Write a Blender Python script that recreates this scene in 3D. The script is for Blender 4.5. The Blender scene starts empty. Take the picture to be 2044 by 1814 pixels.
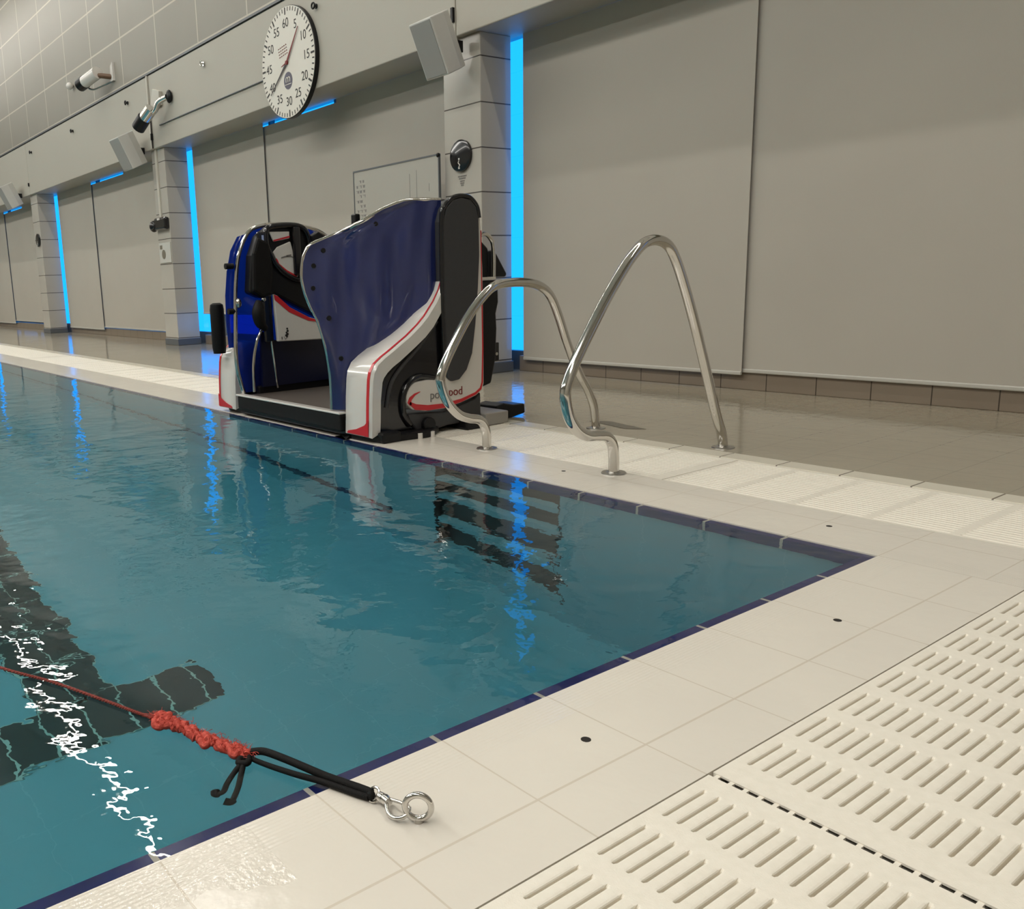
import bpy, math, random
from mathutils import Vector, Matrix
random.seed(7)
scene = bpy.context.scene
col = scene.collection

# ------------------------------------------------------------------ camera
cam_d = bpy.data.cameras.new('camera')
cam = bpy.data.objects.new('camera', cam_d)
col.objects.link(cam)
cam_d.sensor_fit = 'HORIZONTAL'
cam_d.sensor_width = 36.0
cam_d.lens = 1750.44 / 2044 * 36.0
cam_d.shift_x = (1022 - 741.27) / 2044
cam_d.shift_y = (908.23 - 907) / 2044
cam_d.clip_start = 0.02
R = [[0.58031499, 0.13866841, -0.80249958],
     [0.81360191, -0.14211396, 0.5637868],
     [-0.03586698, -0.98008913, -0.19529174]]
cam.matrix_world = Matrix(((R[0][0], -R[0][1], -R[0][2], 1.0399),
                           (R[1][0], -R[1][1], -R[1][2], -2.3457),
                           (R[2][0], -R[2][1], -R[2][2], 0.757),
                           (0, 0, 0, 1)))
scene.camera = cam

# ------------------------------------------------------------------ light, world, exposure
world = bpy.data.worlds.new('evening_sky')
scene.world = world
world.use_nodes = True
bg = world.node_tree.nodes['Background']
bg.inputs[0].default_value = (0.01, 0.32, 1.0, 1)
bg.inputs[1].default_value = 2.2

def area(name, loc, sx, sy, power, color):
    d = bpy.data.lights.new(name, 'AREA')
    d.shape = 'RECTANGLE'; d.size = sx; d.size_y = sy; d.energy = power; d.color = color
    o = bpy.data.objects.new(name, d)
    o.location = loc
    col.objects.link(o)
    return o
WARM = (1.0, 0.955, 0.89)
area('fill_light_end', (2.2, -5.5, 6.5), 4.5, 1.2, 190, WARM)  # unseen panel added to brighten the near coping and gratings
area('fill_light_row', (-13, -4.2, 6.5), 26, 0.8, 1000, WARM)  # this row and the next are unseen, added over the pool for ambient light
area('fill_light_row', (-13, -9.5, 6.5), 26, 0.8, 1000, WARM)
scene.view_settings.view_transform = 'Standard'
scene.view_settings.look = 'None'
scene.view_settings.gamma = 1.0
scene.view_settings.exposure = 0.04
scene.view_settings.use_curve_mapping = False
cy = scene.cycles
cy.use_denoising = True
cy.max_bounces = 10
cy.diffuse_bounces = 5
cy.glossy_bounces = 5
cy.transmission_bounces = 8
cy.transparent_max_bounces = 12
cy.sample_clamp_indirect = 6.0
cy.caustics_refractive = True
cy.caustics_reflective = False

# ------------------------------------------------------------------ materials
def srgb(r, g, b):
    def f(c):
        c /= 255.0
        return c / 12.92 if c <= 0.04045 else ((c + 0.055) / 1.055) ** 2.4
    return (f(r), f(g), f(b), 1)

class NT:
    """small node-tree helper"""
    def __init__(self, name):
        self.m = bpy.data.materials.new(name)
        self.m.use_nodes = True
        self.t = self.m.node_tree
        self.b = self.t.nodes['Principled BSDF']
    def n(self, kind, **kw):
        nd = self.t.nodes.new(kind)
        for k, v in kw.items():
            if hasattr(nd, k): setattr(nd, k, v)
        return nd
    def l(self, a, b): self.t.links.new(a, b)
    def math(self, op, a, b=None, c=None):
        nd = self.n('ShaderNodeMath', operation=op)
        for i, v in enumerate((a, b, c)):
            if v is None: continue
            if isinstance(v, (int, float)): nd.inputs[i].default_value = v
            else: self.l(v, nd.inputs[i])
        return nd.outputs[0]
    def mix(self, f, a, b):
        nd = self.n('ShaderNodeMix', data_type='RGBA')
        for s, v in ((nd.inputs[0], f), (nd.inputs[6], a), (nd.inputs[7], b)):
            if isinstance(v, (int, float)): s.default_value = v
            elif isinstance(v, tuple): s.default_value = v
            else: self.l(v, s)
        return nd.outputs[2]
    def coords(self):
        if not hasattr(self, '_c'):
            g = self.n('ShaderNodeNewGeometry')
            s = self.n('ShaderNodeSeparateXYZ')
            self.l(g.outputs['Position'], s.inputs[0])
            self._g = g.outputs['Position']
            self._c = s.outputs
        return self._c
    def line(self, v, period, w, phase=0.0):
        a = self.math('DIVIDE', self.math('SUBTRACT', v, phase), period)
        a = self.math('FRACT', self.math('ADD', a, 100.5))
        a = self.math('ABSOLUTE', self.math('SUBTRACT', a, 0.5))
        return self.math('LESS_THAN', a, w / period / 2)
    def noise(self, scale, detail=3, rough=0.5, vec=None, scl=None):
        nd = self.n('ShaderNodeTexNoise')
        nd.inputs['Scale'].default_value = scale
        nd.inputs['Detail'].default_value = detail
        nd.inputs['Roughness'].default_value = rough
        self.coords()
        v = self._g if vec is None else vec
        if scl:
            mp = self.n('ShaderNodeMapping')
            mp.inputs['Scale'].default_value = scl
            self.l(v, mp.inputs[0]); v = mp.outputs[0]
        self.l(v, nd.inputs['Vector'])
        return nd.outputs['Fac']
    def bump(self, h, dist, strength=1.0):
        nd = self.n('ShaderNodeBump')
        nd.inputs['Distance'].default_value = dist
        nd.inputs['Strength'].default_value = strength
        self.l(h, nd.inputs['Height'])
        self.l(nd.outputs[0], self.b.inputs['Normal'])
        return nd.outputs[0]
    def set(self, **kw):
        for k, v in kw.items():
            s = self.b.inputs[k.replace('_', ' ')]
            if isinstance(v, (int, float, tuple)): s.default_value = v
            else: self.l(v, s)
        return self

def simple(name, c, rough=0.5, metal=0.0, var=0.0, vs=8.0, bump=0.0, bs=60.0, spec=0.5, coat=0.0):
    t = NT(name)
    if var:
        f = t.noise(vs, 4)
        lo = tuple(x * (1 - var) for x in c[:3]) + (1,)
        hi = tuple(min(1, x * (1 + var)) for x in c[:3]) + (1,)
        t.set(Base_Color=t.mix(f, lo, hi))
    else:
        t.set(Base_Color=c)
    t.set(Roughness=rough, Metallic=metal)
    t.b.inputs['Specular IOR Level'].default_value = spec
    t.b.inputs['Coat Weight'].default_value = coat
    if bump: t.bump(t.noise(bs, 3), bump)
    return t.m

M = {}
M['white_paint'] = simple('white_painted_concrete', srgb(170, 166, 155), 0.55, var=0.03, vs=1.2, bump=0.0006, bs=90)
M['ceiling'] = simple('ceiling_paint', srgb(215, 212, 202), 0.8, var=0.02)
M['black'] = simple('black_plastic', srgb(18, 18, 20), 0.38, spec=0.3, var=0.15, vs=30)
M['black_gloss'] = simple('glossy_black_plastic', srgb(16, 16, 20), 0.18, var=0.1, vs=20, coat=0.3)
M['grey_panel'] = simple('dark_grey_panel', srgb(54, 54, 56), 0.5, var=0.08, vs=40, bump=0.0002, bs=300)
M['lift_white'] = simple('white_gelcoat', srgb(214, 210, 204), 0.22, var=0.02, vs=6, coat=0.4)
M['lift_red'] = simple('red_vinyl_stripe', srgb(196, 38, 46), 0.3, var=0.05)
M['steel'] = simple('polished_steel', (0.64, 0.62, 0.59, 1), 0.10, 1.0, var=0.06, vs=14)
M['steel_dull'] = simple('brushed_steel', (0.5, 0.48, 0.45, 1), 0.3, 1.0, var=0.1, vs=40)
M['speaker'] = simple('pale_grey_speaker_case', srgb(196, 195, 190), 0.6, var=0.03, vs=20)
M['blind'] = None
M['slate'] = simple('slate_grey_print', srgb(92, 90, 104), 0.6, var=0.1, vs=60)
M['ink'] = simple('black_print', srgb(38, 36, 36), 0.6, var=0.1, vs=60)
M['ink_grey'] = simple('grey_print', srgb(120, 118, 116), 0.6, var=0.1, vs=60)
M['red_ink'] = simple('dark_red_print', srgb(120, 30, 30), 0.6, var=0.1, vs=60)
M['clock_face'] = simple('white_clock_face', srgb(214, 210, 200), 0.5, var=0.02, vs=10)
M['lift_floor'] = simple('ribbed_lift_floor', srgb(78, 71, 65), 0.6, var=0.12, vs=25, bump=0.001, bs=120)
M['rubber'] = simple('black_rubber', srgb(20, 19, 19), 0.6, spec=0.2, var=0.15, vs=40, bump=0.0005, bs=200)
M['tan_sill'] = simple('grey_window_frame', srgb(88, 92, 96), 0.4, var=0.05)
M['conduit'] = simple('white_conduit', srgb(190, 186, 175), 0.45, var=0.03)
M['grout_plug'] = simple('dark_drain_hole', srgb(30, 26, 22), 0.8, var=0.2, vs=200)
M['brown'] = simple('rust_brown_cap', srgb(96, 70, 48), 0.5, var=0.2, vs=50)

def tile_mat():
    pass

# block wall above the beam (x, z)
t = NT('large_block_wall'); c = t.coords()
j = t.math('MAXIMUM', t.line(c[0], 1.2, 0.022, -11.2), t.line(c[2], 0.6, 0.022, 3.48))
nz = t.noise(0.9, 3)
blk = t.mix(nz, srgb(132, 128, 118), srgb(142, 138, 128))
t.set(Base_Color=t.mix(j, blk, srgb(182, 174, 160)), Roughness=0.5)
t.bump(j, 0.004)
M['block_wall'] = t.m

# glazed pillar blocks
t = NT('glazed_pillar_block'); c = t.coords()
j = t.line(c[2], 0.3218, 0.009, 0.419)
t.set(Base_Color=t.mix(j, t.mix(t.noise(2.5, 3), srgb(174, 170, 162), srgb(184, 180, 171)), srgb(84, 80, 76)), Roughness=0.16)
inv = t.math('SUBTRACT', 1.0, j)
t.bump(inv, 0.004)
M['pillar'] = t.m

# blinds
t = NT('grey_roller_blind_fabric'); c = t.coords()
weave = t.math('ADD', t.math('SINE', t.math('MULTIPLY', c[0], 2600)), t.math('SINE', t.math('MULTIPLY', c[2], 2600)))
t.set(Base_Color=t.mix(t.noise(1.5, 3), srgb(170, 165, 155), srgb(178, 173, 163)), Roughness=0.75)
t.bump(weave, 0.00008)
M['blind'] = t.m
M['blind_bar'] = simple('grey_blind_weight_bar', srgb(178, 176, 168), 0.4, var=0.02)

# deck tiles, wet
t = NT('wet_deck_tile'); c = t.coords()
j = t.math('MAXIMUM', t.line(c[0], 0.242, 0.005, -0.036), t.line(c[1], 0.242, 0.005, 0.93))
big = t.noise(1.1, 4)
t.set(Base_Color=t.mix(t.math('MULTIPLY', j, 0.35), t.mix(big, srgb(146, 138, 120), srgb(164, 156, 138)), srgb(118, 110, 96)))
rr = t.n('ShaderNodeMapRange'); rr.inputs['To Min'].default_value = 0.05; rr.inputs['To Max'].default_value = 0.15
t.l(t.noise(2.2, 3), rr.inputs[0])
t.set(Roughness=rr.outputs[0])
t.bump(t.noise(14, 3), 0.0016)
M['deck'] = t.m

def coping_mat(name, along, across, puddle=-99.0):
    t = NT(name); c = t.coords()
    A, B = c[along], c[across]
    B = t.math('ABSOLUTE', B)
    j = t.math('MAXIMUM', t.line(A, 0.2487, 0.0030, 0.0), t.math('LESS_THAN', t.math('ABSOLUTE', t.math('SUBTRACT', B, 0.218)), 0.0022))
    stain = t.noise(9, 4)
    grout = t.mix(stain, srgb(196, 186, 166), srgb(168, 146, 118))
    base = t.mix(t.noise(3, 4), srgb(214, 208, 198), srgb(226, 220, 208))
    t.set(Base_Color=t.mix(t.math('MULTIPLY', j, 0.42), base, grout))
    wet = t.math('LESS_THAN', B, t.math('ADD', 0.03, t.math('MULTIPLY', t.noise(6, 3), 0.19)))
    wet = t.math('MULTIPLY', wet, t.math('LESS_THAN', A, puddle))
    t.set(Roughness=t.math('SUBTRACT', 0.17, t.math('MULTIPLY', wet, 0.145)))
    rib = t.math('SINE', t.math('MULTIPLY', B, 2 * math.pi / 0.008))
    ribm = t.math('MULTIPLY', rib, t.math('LESS_THAN', B, 0.075))
    h = t.math('ADD', t.math('MULTIPLY', ribm, 0.2), t.math('MULTIPLY', t.noise(30, 3), 1.0))
    h = t.math('ADD', h, t.math('MULTIPLY', t.math('MULTIPLY', t.noise(110, 2), 1.3), wet))
    h = t.math('SUBTRACT', h, t.math('MULTIPLY', j, 0.5))
    t.bump(h, 0.0007)
    return t.m
M['coping_x'] = coping_mat('cream_coping_tile_far', 0, 1)
M['coping_y'] = coping_mat('cream_coping_tile_near', 1, 0, -1.86)

def band_mat(name, along):
    t = NT(name); c = t.coords()
    j = t.line(c[along], 0.2487, 0.009, 0.0)
    t.set(Base_Color=t.mix(j, t.mix(t.noise(20, 3), srgb(26, 34, 92), srgb(36, 46, 110)), srgb(200, 198, 186)), Roughness=0.12)
    return t.m
M['band_x'] = band_mat('navy_edge_tile_far', 0)
M['band_y'] = band_mat('navy_edge_tile_near', 1)

# pool tiles
def pool_mat(name, c1, c2, cj, wj=0.004, py=0.2487):
    t = NT(name); c = t.coords()
    geo = t.n('ShaderNodeNewGeometry')
    j = t.math('MAXIMUM', t.line(c[0], 0.2487, wj, -1.495), t.line(c[1], py, wj, -1.62))
    t.set(Base_Color=t.mix(j, t.mix(t.noise(1.3, 4), c1, c2), cj), Roughness=0.3)
    return t.m
M['pool'] = pool_mat('aqua_pool_tile', (0.21, 0.40, 0.465, 1), (0.27, 0.47, 0.525, 1), (0.29, 0.48, 0.53, 1))
M['pool_black'] = pool_mat('black_lane_tile', srgb(34, 34, 36), srgb(48, 46, 44), srgb(190, 200, 190), 0.007, 0.1243)
M['pool_navy'] = simple('navy_pool_stripe_tile', srgb(26, 30, 60), 0.3, var=0.1)
M['step_dark'] = simple('dark_brown_step_tile', srgb(66, 56, 54), 0.4, var=0.2, vs=9)

# water
t = NT('pool_water')
t.t.nodes.remove(t.b)
out = t.t.nodes['Material Output']
gl = t.n('ShaderNodeBsdfGlass'); gl.inputs['IOR'].default_value = 1.333; gl.inputs['Roughness'].default_value = 0.0
n1 = t.noise(5.0, 2, 0.5, scl=(1.0, 1.0, 1.0))
n2 = t.noise(22.0, 2, 0.5)
n3 = t.noise(0.7, 2, 0.5)
amp = t.n('ShaderNodeMapRange'); amp.inputs['From Min'].default_value = 0.38; amp.inputs['From Max'].default_value = 0.62
amp.inputs['To Min'].default_value = 0.35; amp.inputs['To Max'].default_value = 1.0
t.l(n3, amp.inputs[0])
h = t.math('ADD', n1, t.math('MULTIPLY', n2, 0.16))
h = t.math('MULTIPLY', h, amp.outputs[0])
calm = t.n('ShaderNodeMapRange'); calm.inputs['From Min'].default_value = -9.0; calm.inputs['From Max'].default_value = -1.5
calm.inputs['To Min'].default_value = 0.35; calm.inputs['To Max'].default_value = 1.0
t.l(t.coords()[0], calm.inputs[0])
h = t.math('MULTIPLY', h, calm.outputs[0])
bp = t.n('ShaderNodeBump'); bp.inputs['Distance'].default_value = 0.010; bp.inputs['Strength'].default_value = 1.0
t.l(h, bp.inputs['Height']); t.l(bp.outputs[0], gl.inputs['Normal'])
t.l(gl.outputs[0], out.inputs['Surface'])
va = t.n('ShaderNodeVolumeAbsorption'); va.inputs['Color'].default_value = (0.10, 0.72, 0.80, 1); va.inputs['Density'].default_value = 0.42
t.l(va.outputs[0], out.inputs['Volume'])
M['water'] = t.m

# window glass: thin pane
t = NT('window_glass')
t.t.nodes.remove(t.b)
out = t.t.nodes['Material Output']
tr = t.n('ShaderNodeBsdfTransparent'); tr.inputs[0].default_value = (0.92, 0.96, 1.0, 1)
gs = t.n('ShaderNodeBsdfGlossy'); gs.inputs['Roughness'].default_value = 0.02
mx = t.n('ShaderNodeMixShader')
mx.inputs[0].default_value = 0.05; t.l(tr.outputs[0], mx.inputs[1]); t.l(gs.outputs[0], mx.inputs[2])
t.l(mx.outputs[0], out.inputs['Surface'])
M['glass'] = t.m

# lift's translucent blue side panels
def blue_mat(name, fac):
    t = NT(name); out = t.t.nodes['Material Output']
    t.set(Base_Color=t.mix(t.noise(5, 2), srgb(34, 42, 88), srgb(46, 56, 112)), Roughness=0.16)
    t.b.inputs['Coat Weight'].default_value = 1.0; t.b.inputs['Coat Roughness'].default_value = 0.08
    tr = t.n('ShaderNodeBsdfTransparent'); tr.inputs[0].default_value = (0.05, 0.27, 0.95, 1)
    tl = t.n('ShaderNodeBsdfTranslucent'); tl.inputs[0].default_value = (0.08, 0.22, 0.8, 1)
    mx0 = t.n('ShaderNodeMixShader'); mx0.inputs[0].default_value = 0.35
    t.l(tr.outputs[0], mx0.inputs[1]); t.l(tl.outputs[0], mx0.inputs[2])
    mx = t.n('ShaderNodeMixShader'); mx.inputs[0].default_value = fac
    t.l(t.b.outputs[0], mx.inputs[1]); t.l(mx0.outputs[0], mx.inputs[2])
    t.l(mx.outputs[0], out.inputs['Surface'])
    return t.m
M['blue_panel'] = blue_mat('translucent_blue_panel', 0.5)
M['blue_panel_deep'] = blue_mat('deep_blue_panel', 0.16)

# plastic grating
t = NT('cream_plastic_grating'); c = t.coords()
t.set(Base_Color=t.mix(t.noise(60, 3), srgb(226, 220, 206), srgb(240, 234, 222)), Roughness=0.42)
t.b.inputs['Subsurface Weight'].default_value = 0.0
t.bump(t.noise(500, 2), 0.0004)
M['grating'] = t.m
M['gutter'] = simple('dark_gutter_channel', srgb(24, 24, 20), 0.8, var=0.2)

t = NT('lamp_tube'); t.t.nodes.remove(t.b)
em = t.n('ShaderNodeEmission'); em.inputs[0].default_value = (1.0, 0.955, 0.89, 1); em.inputs[1].default_value = 48
t.l(em.outputs[0], t.t.nodes['Material Output'].inputs[0])
M['lamp'] = t.m

def rope_mat(name, c1, c2, s):
    t = NT(name)
    t.set(Base_Color=t.mix(t.noise(s, 4), c1, c2), Roughness=0.65)
    t.bump(t.noise(s * 2, 3), 0.0012)
    t.b.inputs['Specular IOR Level'].default_value = 0.2
    return t.m
M['red_rope'] = rope_mat('red_frayed_rope', srgb(150, 44, 40), srgb(218, 100, 84), 180)
M['red_line'] = rope_mat('thin_red_rope', srgb(92, 40, 36), srgb(158, 72, 62), 260)
M['bungee'] = rope_mat('black_bungee_sheath', srgb(6, 6, 6), srgb(20, 19, 19), 400)

# ------------------------------------------------------------------ mesh helpers
class MB:
    def __init__(self):
        self.v = []; self.f = []
    def add(self, vs, fs):
        o = len(self.v)
        self.v += [tuple(p) for p in vs]
        self.f += [tuple(i + o for i in f) for f in fs]
        return self
    def box(self, x0, x1, y0, y1, z0, z1):
        vs = [(x, y, z) for z in (z0, z1) for y in (y0, y1) for x in (x0, x1)]
        return self.add(vs, [(0, 2, 3, 1), (4, 5, 7, 6), (0, 1, 5, 4), (2, 6, 7, 3), (0, 4, 6, 2), (1, 3, 7, 5)])
    def prism(self, pts, off):
        n = len(pts); off = Vector(off)
        a = [Vector(p) for p in pts]; b = [p + off for p in a]
        fs = [tuple(range(n))[::-1], tuple(range(n, 2 * n))]
        fs += [(i, (i + 1) % n, (i + 1) % n + n, i + n) for i in range(n)]
        return self.add(a + b, fs)
    def tube(self, path, r, n=12, closed=False, caps=True):
        P = [Vector(p) for p in path]; m = len(P)
        rs = r if isinstance(r, (list, tuple)) else [r] * m
        T = []
        for i in range(m):
            if closed: d = P[(i + 1) % m] - P[i - 1]
            else: d = P[min(i + 1, m - 1)] - P[max(i - 1, 0)]
            T.append(d.normalized() if d.length > 1e-9 else Vector((0, 0, 1)))
        up = Vector((0, 0, 1)) if abs(T[0].z) < 0.9 else Vector((1, 0, 0))
        N = (up - T[0] * up.dot(T[0])).normalized()
        vs = []
        for i in range(m):
            N = (N - T[i] * N.dot(T[i]))
            N = N.normalized() if N.length > 1e-6 else Vector((1, 0, 0))
            B = T[i].cross(N)
            for k in range(n):
                a = 2 * math.pi * k / n
                vs.append(P[i] + (N * math.cos(a) + B * math.sin(a)) * rs[i])
        fs = []
        for i in range(m if closed else m - 1):
            i2 = (i + 1) % m
            for k in range(n):
                k2 = (k + 1) % n
                fs.append((i * n + k, i * n + k2, i2 * n + k2, i2 * n + k))
        if not closed and caps:
            fs.append(tuple(range(n))[::-1]); fs.append(tuple((m - 1) * n + k for k in range(n)))
        return self.add(vs, fs)
    def cyl(self, c, axis, r, h, n=24, r2=None):
        a = Vector(axis).normalized(); c = Vector(c)
        return self.tube([c, c + a * h], [r, r if r2 is None else r2], n)
    def sphere(self, c, r, n=12, sc=(1, 1, 1)):
        vs = []; fs = []
        m = n // 2
        for i in range(m + 1):
            th = math.pi * i / m
            for k in range(n):
                ph = 2 * math.pi * k / n
                vs.append((c[0] + r * sc[0] * math.sin(th) * math.cos(ph), c[1] + r * sc[1] * math.sin(th) * math.sin(ph), c[2] + r * sc[2] * math.cos(th)))
        for i in range(m):
            for k in range(n):
                k2 = (k + 1) % n
                fs.append((i * n + k, (i + 1) * n + k, (i + 1) * n + k2, i * n + k2))
        return self.add(vs, fs)
    def sheet(self, left, right, P, n, thick, nrm=None):
        """left/right: matching lists of (a, z); P(a, z, u) -> (point, normal)"""
        m = len(left)
        V = []; N = []
        for i in range(m):
            for k in range(n + 1):
                u = k / n
                a = left[i][0] * (1 - u) + right[i][0] * u
                z = left[i][1] * (1 - u) + right[i][1] * u
                p, nn = P(a, z, u)
                V.append(Vector(p)); N.append(Vector(nn))
        cnt = len(V)
        W = [v + q * thick for v, q in zip(V, N)]
        fs = []
        for i in range(m - 1):
            for k in range(n):
                a = i * (n + 1) + k; b = a + 1; c_ = a + n + 2; d = a + n + 1
                fs.append((a, b, c_, d)); fs.append((d + cnt, c_ + cnt, b + cnt, a + cnt))
        rim = [i for i in range(n + 1)] + [i * (n + 1) + n for i in range(1, m)] + [(m - 1) * (n + 1) + k for k in range(n - 1, -1, -1)] + [i * (n + 1) for i in range(m - 2, 0, -1)]
        for i in range(len(rim)):
            a, b = rim[i], rim[(i + 1) % len(rim)]
            fs.append((b, a, a + cnt, b + cnt))
        return self.add(V + W, fs)

def wloc(o):
    p = Vector((0, 0, 0))
    while o is not None:
        p = p + o.location; o = o.parent
    return p

def obj(name, mb, mat, parent=None, smooth=False, bevel=0.0, loc=None, seg=2):
    me = bpy.data.meshes.new(name)
    base = Vector(loc) if loc is not None else (wloc(parent) if parent is not None else Vector((0, 0, 0)))
    me.from_pydata([tuple(Vector(p) - base) for p in mb.v], [], mb.f)
    me.materials.append(M[mat] if isinstance(mat, str) else mat)
    me.update()
    o = bpy.data.objects.new(name, me)
    col.objects.link(o)
    if parent is not None:
        o.parent = parent
        o.location = base - wloc(parent)
    else:
        o.location = base
    if smooth:
        for p in me.polygons: p.use_smooth = True
        if smooth == 'auto':
            md = o.modifiers.new('edges', 'EDGE_SPLIT'); md.split_angle = math.radians(40)
    if bevel:
        md = o.modifiers.new('bevel', 'BEVEL'); md.width = bevel; md.segments = seg; md.limit_method = 'ANGLE'
    return o

def tag(o, label, cat, group=None, kind=None):
    o['label'] = label; o['category'] = cat
    if group: o['group'] = group
    if kind: o['kind'] = kind
    return o
def thing(name, loc, label, cat, group=None):
    o = bpy.data.objects.new(name, None); o.location = loc; o.empty_display_size = 0.05
    col.objects.link(o)
    return tag(o, label, cat, group)
def struct(name, mb, mat, **kw):
    o = obj(name, mb, mat, **kw); o['kind'] = 'structure'
    return o

def spline(pts, k=8, closed=False):
    P = [Vector(p) for p in pts]; n = len(P); out = []
    rng = range(n) if closed else range(n - 1)
    for i in rng:
        if closed: a, b, c_, d = P[i - 1], P[i], P[(i + 1) % n], P[(i + 2) % n]
        else: a, b, c_, d = P[max(i - 1, 0)], P[i], P[i + 1], P[min(i + 2, n - 1)]
        for j in range(k):
            u = j / k
            out.append(0.5 * ((2 * b) + (c_ - a) * u + (2 * a - 5 * b + 4 * c_ - d) * u * u + (3 * b - a - 3 * c_ + d) * u ** 3))
    if not closed: out.append(P[-1])
    return out

def text_obj(name, s, size, loc, rot, mat, parent, depth=0.001, align='CENTER'):
    cu = bpy.data.curves.new(name, 'FONT'); cu.body = s; cu.size = size; cu.extrude = depth
    cu.align_x = align; cu.align_y = 'CENTER'
    tmp = bpy.data.objects.new(name, cu)
    col.objects.link(tmp)
    bpy.context.view_layer.update()
    me = bpy.data.meshes.new_from_object(tmp.evaluated_get(bpy.context.evaluated_depsgraph_get()))
    bpy.data.objects.remove(tmp)
    me.materials.clear(); me.materials.append(M[mat])
    o = bpy.data.objects.new(name, me); col.objects.link(o)
    o.parent = parent
    o.location = Vector(loc) - (wloc(parent) if parent else Vector((0, 0, 0)))
    o.rotation_euler = rot
    return o

# ------------------------------------------------------------------ structure
YP, YB, YW, YG = 2.35, 2.30, 2.70, 2.83      # pillar face, beam face, blind plane, glass plane
XL, XR, YS = -32.0, 5.5, -15.0
PW = 0.42
PX = [-4.07 - 5.92 * k for k in range(-1, 5)]  # right arris of each pillar
m = MB().box(XL, XR, 0.93, YG + 0.25, -0.3, 0.0)
struct('floor', m, 'deck')
m = MB().box(0.93, XR, YS, 0.93, -0.3, 0.0)
m.box(XL, 0.93, YS, -13.3, -0.3, 0.0)
m.box(XL, -25.9, -13.3, 0.93, -0.3, 0.0)
struct('floor', m, 'deck')
struct('ceiling', MB().box(XL - .2, XR + .2, YS - .2, YG + .4, 6.8, 7.0), 'ceiling')
struct('wall_back', MB().box(XL, XR, YP + 0.01, YG + 0.3, 3.44, 6.8), 'block_wall')
struct('wall_left', MB().box(XL - 0.2, XL, YS, YG + .3, -0.3, 6.8), 'white_paint')
struct('wall_right', MB().box(XR, XR + 0.2, YS, YG + .3, -0.3, 6.8), 'white_paint')
struct('wall_front', MB().box(XL, XR, YS - 0.2, YS, -0.3, 6.8), 'white_paint')
# concrete beam over the windows, soffit
joints = [XR, 1.65, -4.28, -10.2, -16.12, -22.04, -27.96, XL]
for a, b in zip(joints[1:], joints[:-1]):
    m = MB().box(a + 0.004, b - 0.004, YB, YW + 0.03, 2.515, 3.40)
    m.box(a + 0.004, b - 0.004, YW + 0.03, YG + 0.3, 2.63, 3.40)
    struct('trim_%d' % (1 + joints.index(b)), m, 'white_paint', bevel=0.008)
# ledge pipes along beam top
m = MB().box(XL, XR, YB - 0.01, YP + 0.01, 3.41, 3.425)
m.box(XL, XR, YB + 0.02, YP + 0.01, 3.425, 3.45)
struct('trim_9', m, 'tan_sill')
# pillars
for i, px in enumerate(PX):
    m = MB().box(px - PW, px, YP, 2.662, 0.0, 2.514)
    struct('wall_pillar_%d' % (i + 1), m, 'pillar', bevel=0.006)
    struct('baseboard_pillar_%d' % (i + 1), MB().box(px - PW - .012, px + .012, YP - 0.012, 2.668, 0, 0.085), 'tan_sill', bevel=0.006)
struct('wall_back_side', MB().box(PX[-1] - 6, PX[-1] - PW, YP, YG + .3, 0, 2.52), 'pillar')
# skirting with tile joints
t = NT('brown_skirting_tile'); c = t.coords()
j = t.line(c[0], 0.31, 0.006, -1.628)
t.set(Base_Color=t.mix(j, t.mix(t.noise(3, 3), srgb(120, 108, 94), srgb(134, 122, 108)), srgb(60, 52, 44)), Roughness=0.35)
M['skirting'] = t.m
bays = []
for i, px in enumerate(PX[:-1]):      # bay i lies to the right of pillar i, i.e. between PX[i] and PX[i-1]-PW
    pass
nb = 0
for i, px in enumerate(PX):
    xl = px
    xr = (PX[i - 1] - PW) if i > 0 else XR
    if i == 0 and xr - xl > 5.5: xr = xl + 5.5
    nb += 1
    struct('baseboard_back_%d' % nb, MB().box(xl + .014, xr - .014, YW + 0.03, YG - .032, 0.0, 0.12), 'skirting', bevel=0.004)
    # window: frame, mullions, glass (runs on behind the pillar to its left)
    wl, wr = xl - PW + .002, xr - .002
    fr_ = MB().box(wl, wr, YG - 0.03, YG + 0.03, 0.0, 0.15)
    fr_.box(wl, wr, YG - 0.03, YG + 0.03, 2.60, 2.628)
    for xx in (xl + 0.50, xl + 1.95, xl + 3.3, xl + 4.6):
        fr_.box(xx - 0.022, xx + 0.022, YG - 0.03, YG + 0.03, 0.15, 2.60)
    w = struct('window_%d' % nb, fr_, 'tan_sill')
    obj('pane', MB().box(wl, wr, YG - 0.004, YG + 0.004, 0.15, 2.60), 'glass', w)
    bays.append((xl, xr))
if PX[0] + 5.5 < XR - 0.05:
    struct('wall_back_end', MB().box(PX[0] + 5.5, XR, YP, YG + .3, 0, 2.52), 'pillar')

# coping, navy edge, gutter, border
Z0 = -0.002
struct('trim_10', MB().box(-25.9, 0.33, 0.0, 0.33, -0.0995, 0.0), 'coping_x')
struct('trim_11', MB().box(0.0, 0.33, -13.3, -0.0005, -0.0995, 0.0), 'coping_y')
struct('trim_12', MB().box(-25.9, 0.0, 0.0, 0.0, 0, 0) if False else MB().box(-25.9, 0.0, -0.03, -0.0005, -0.10, -0.006), 'band_x')
struct('trim_13', MB().box(-0.03, -0.0005, -13.3, -0.031, -0.10, -0.006), 'band_y')
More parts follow.
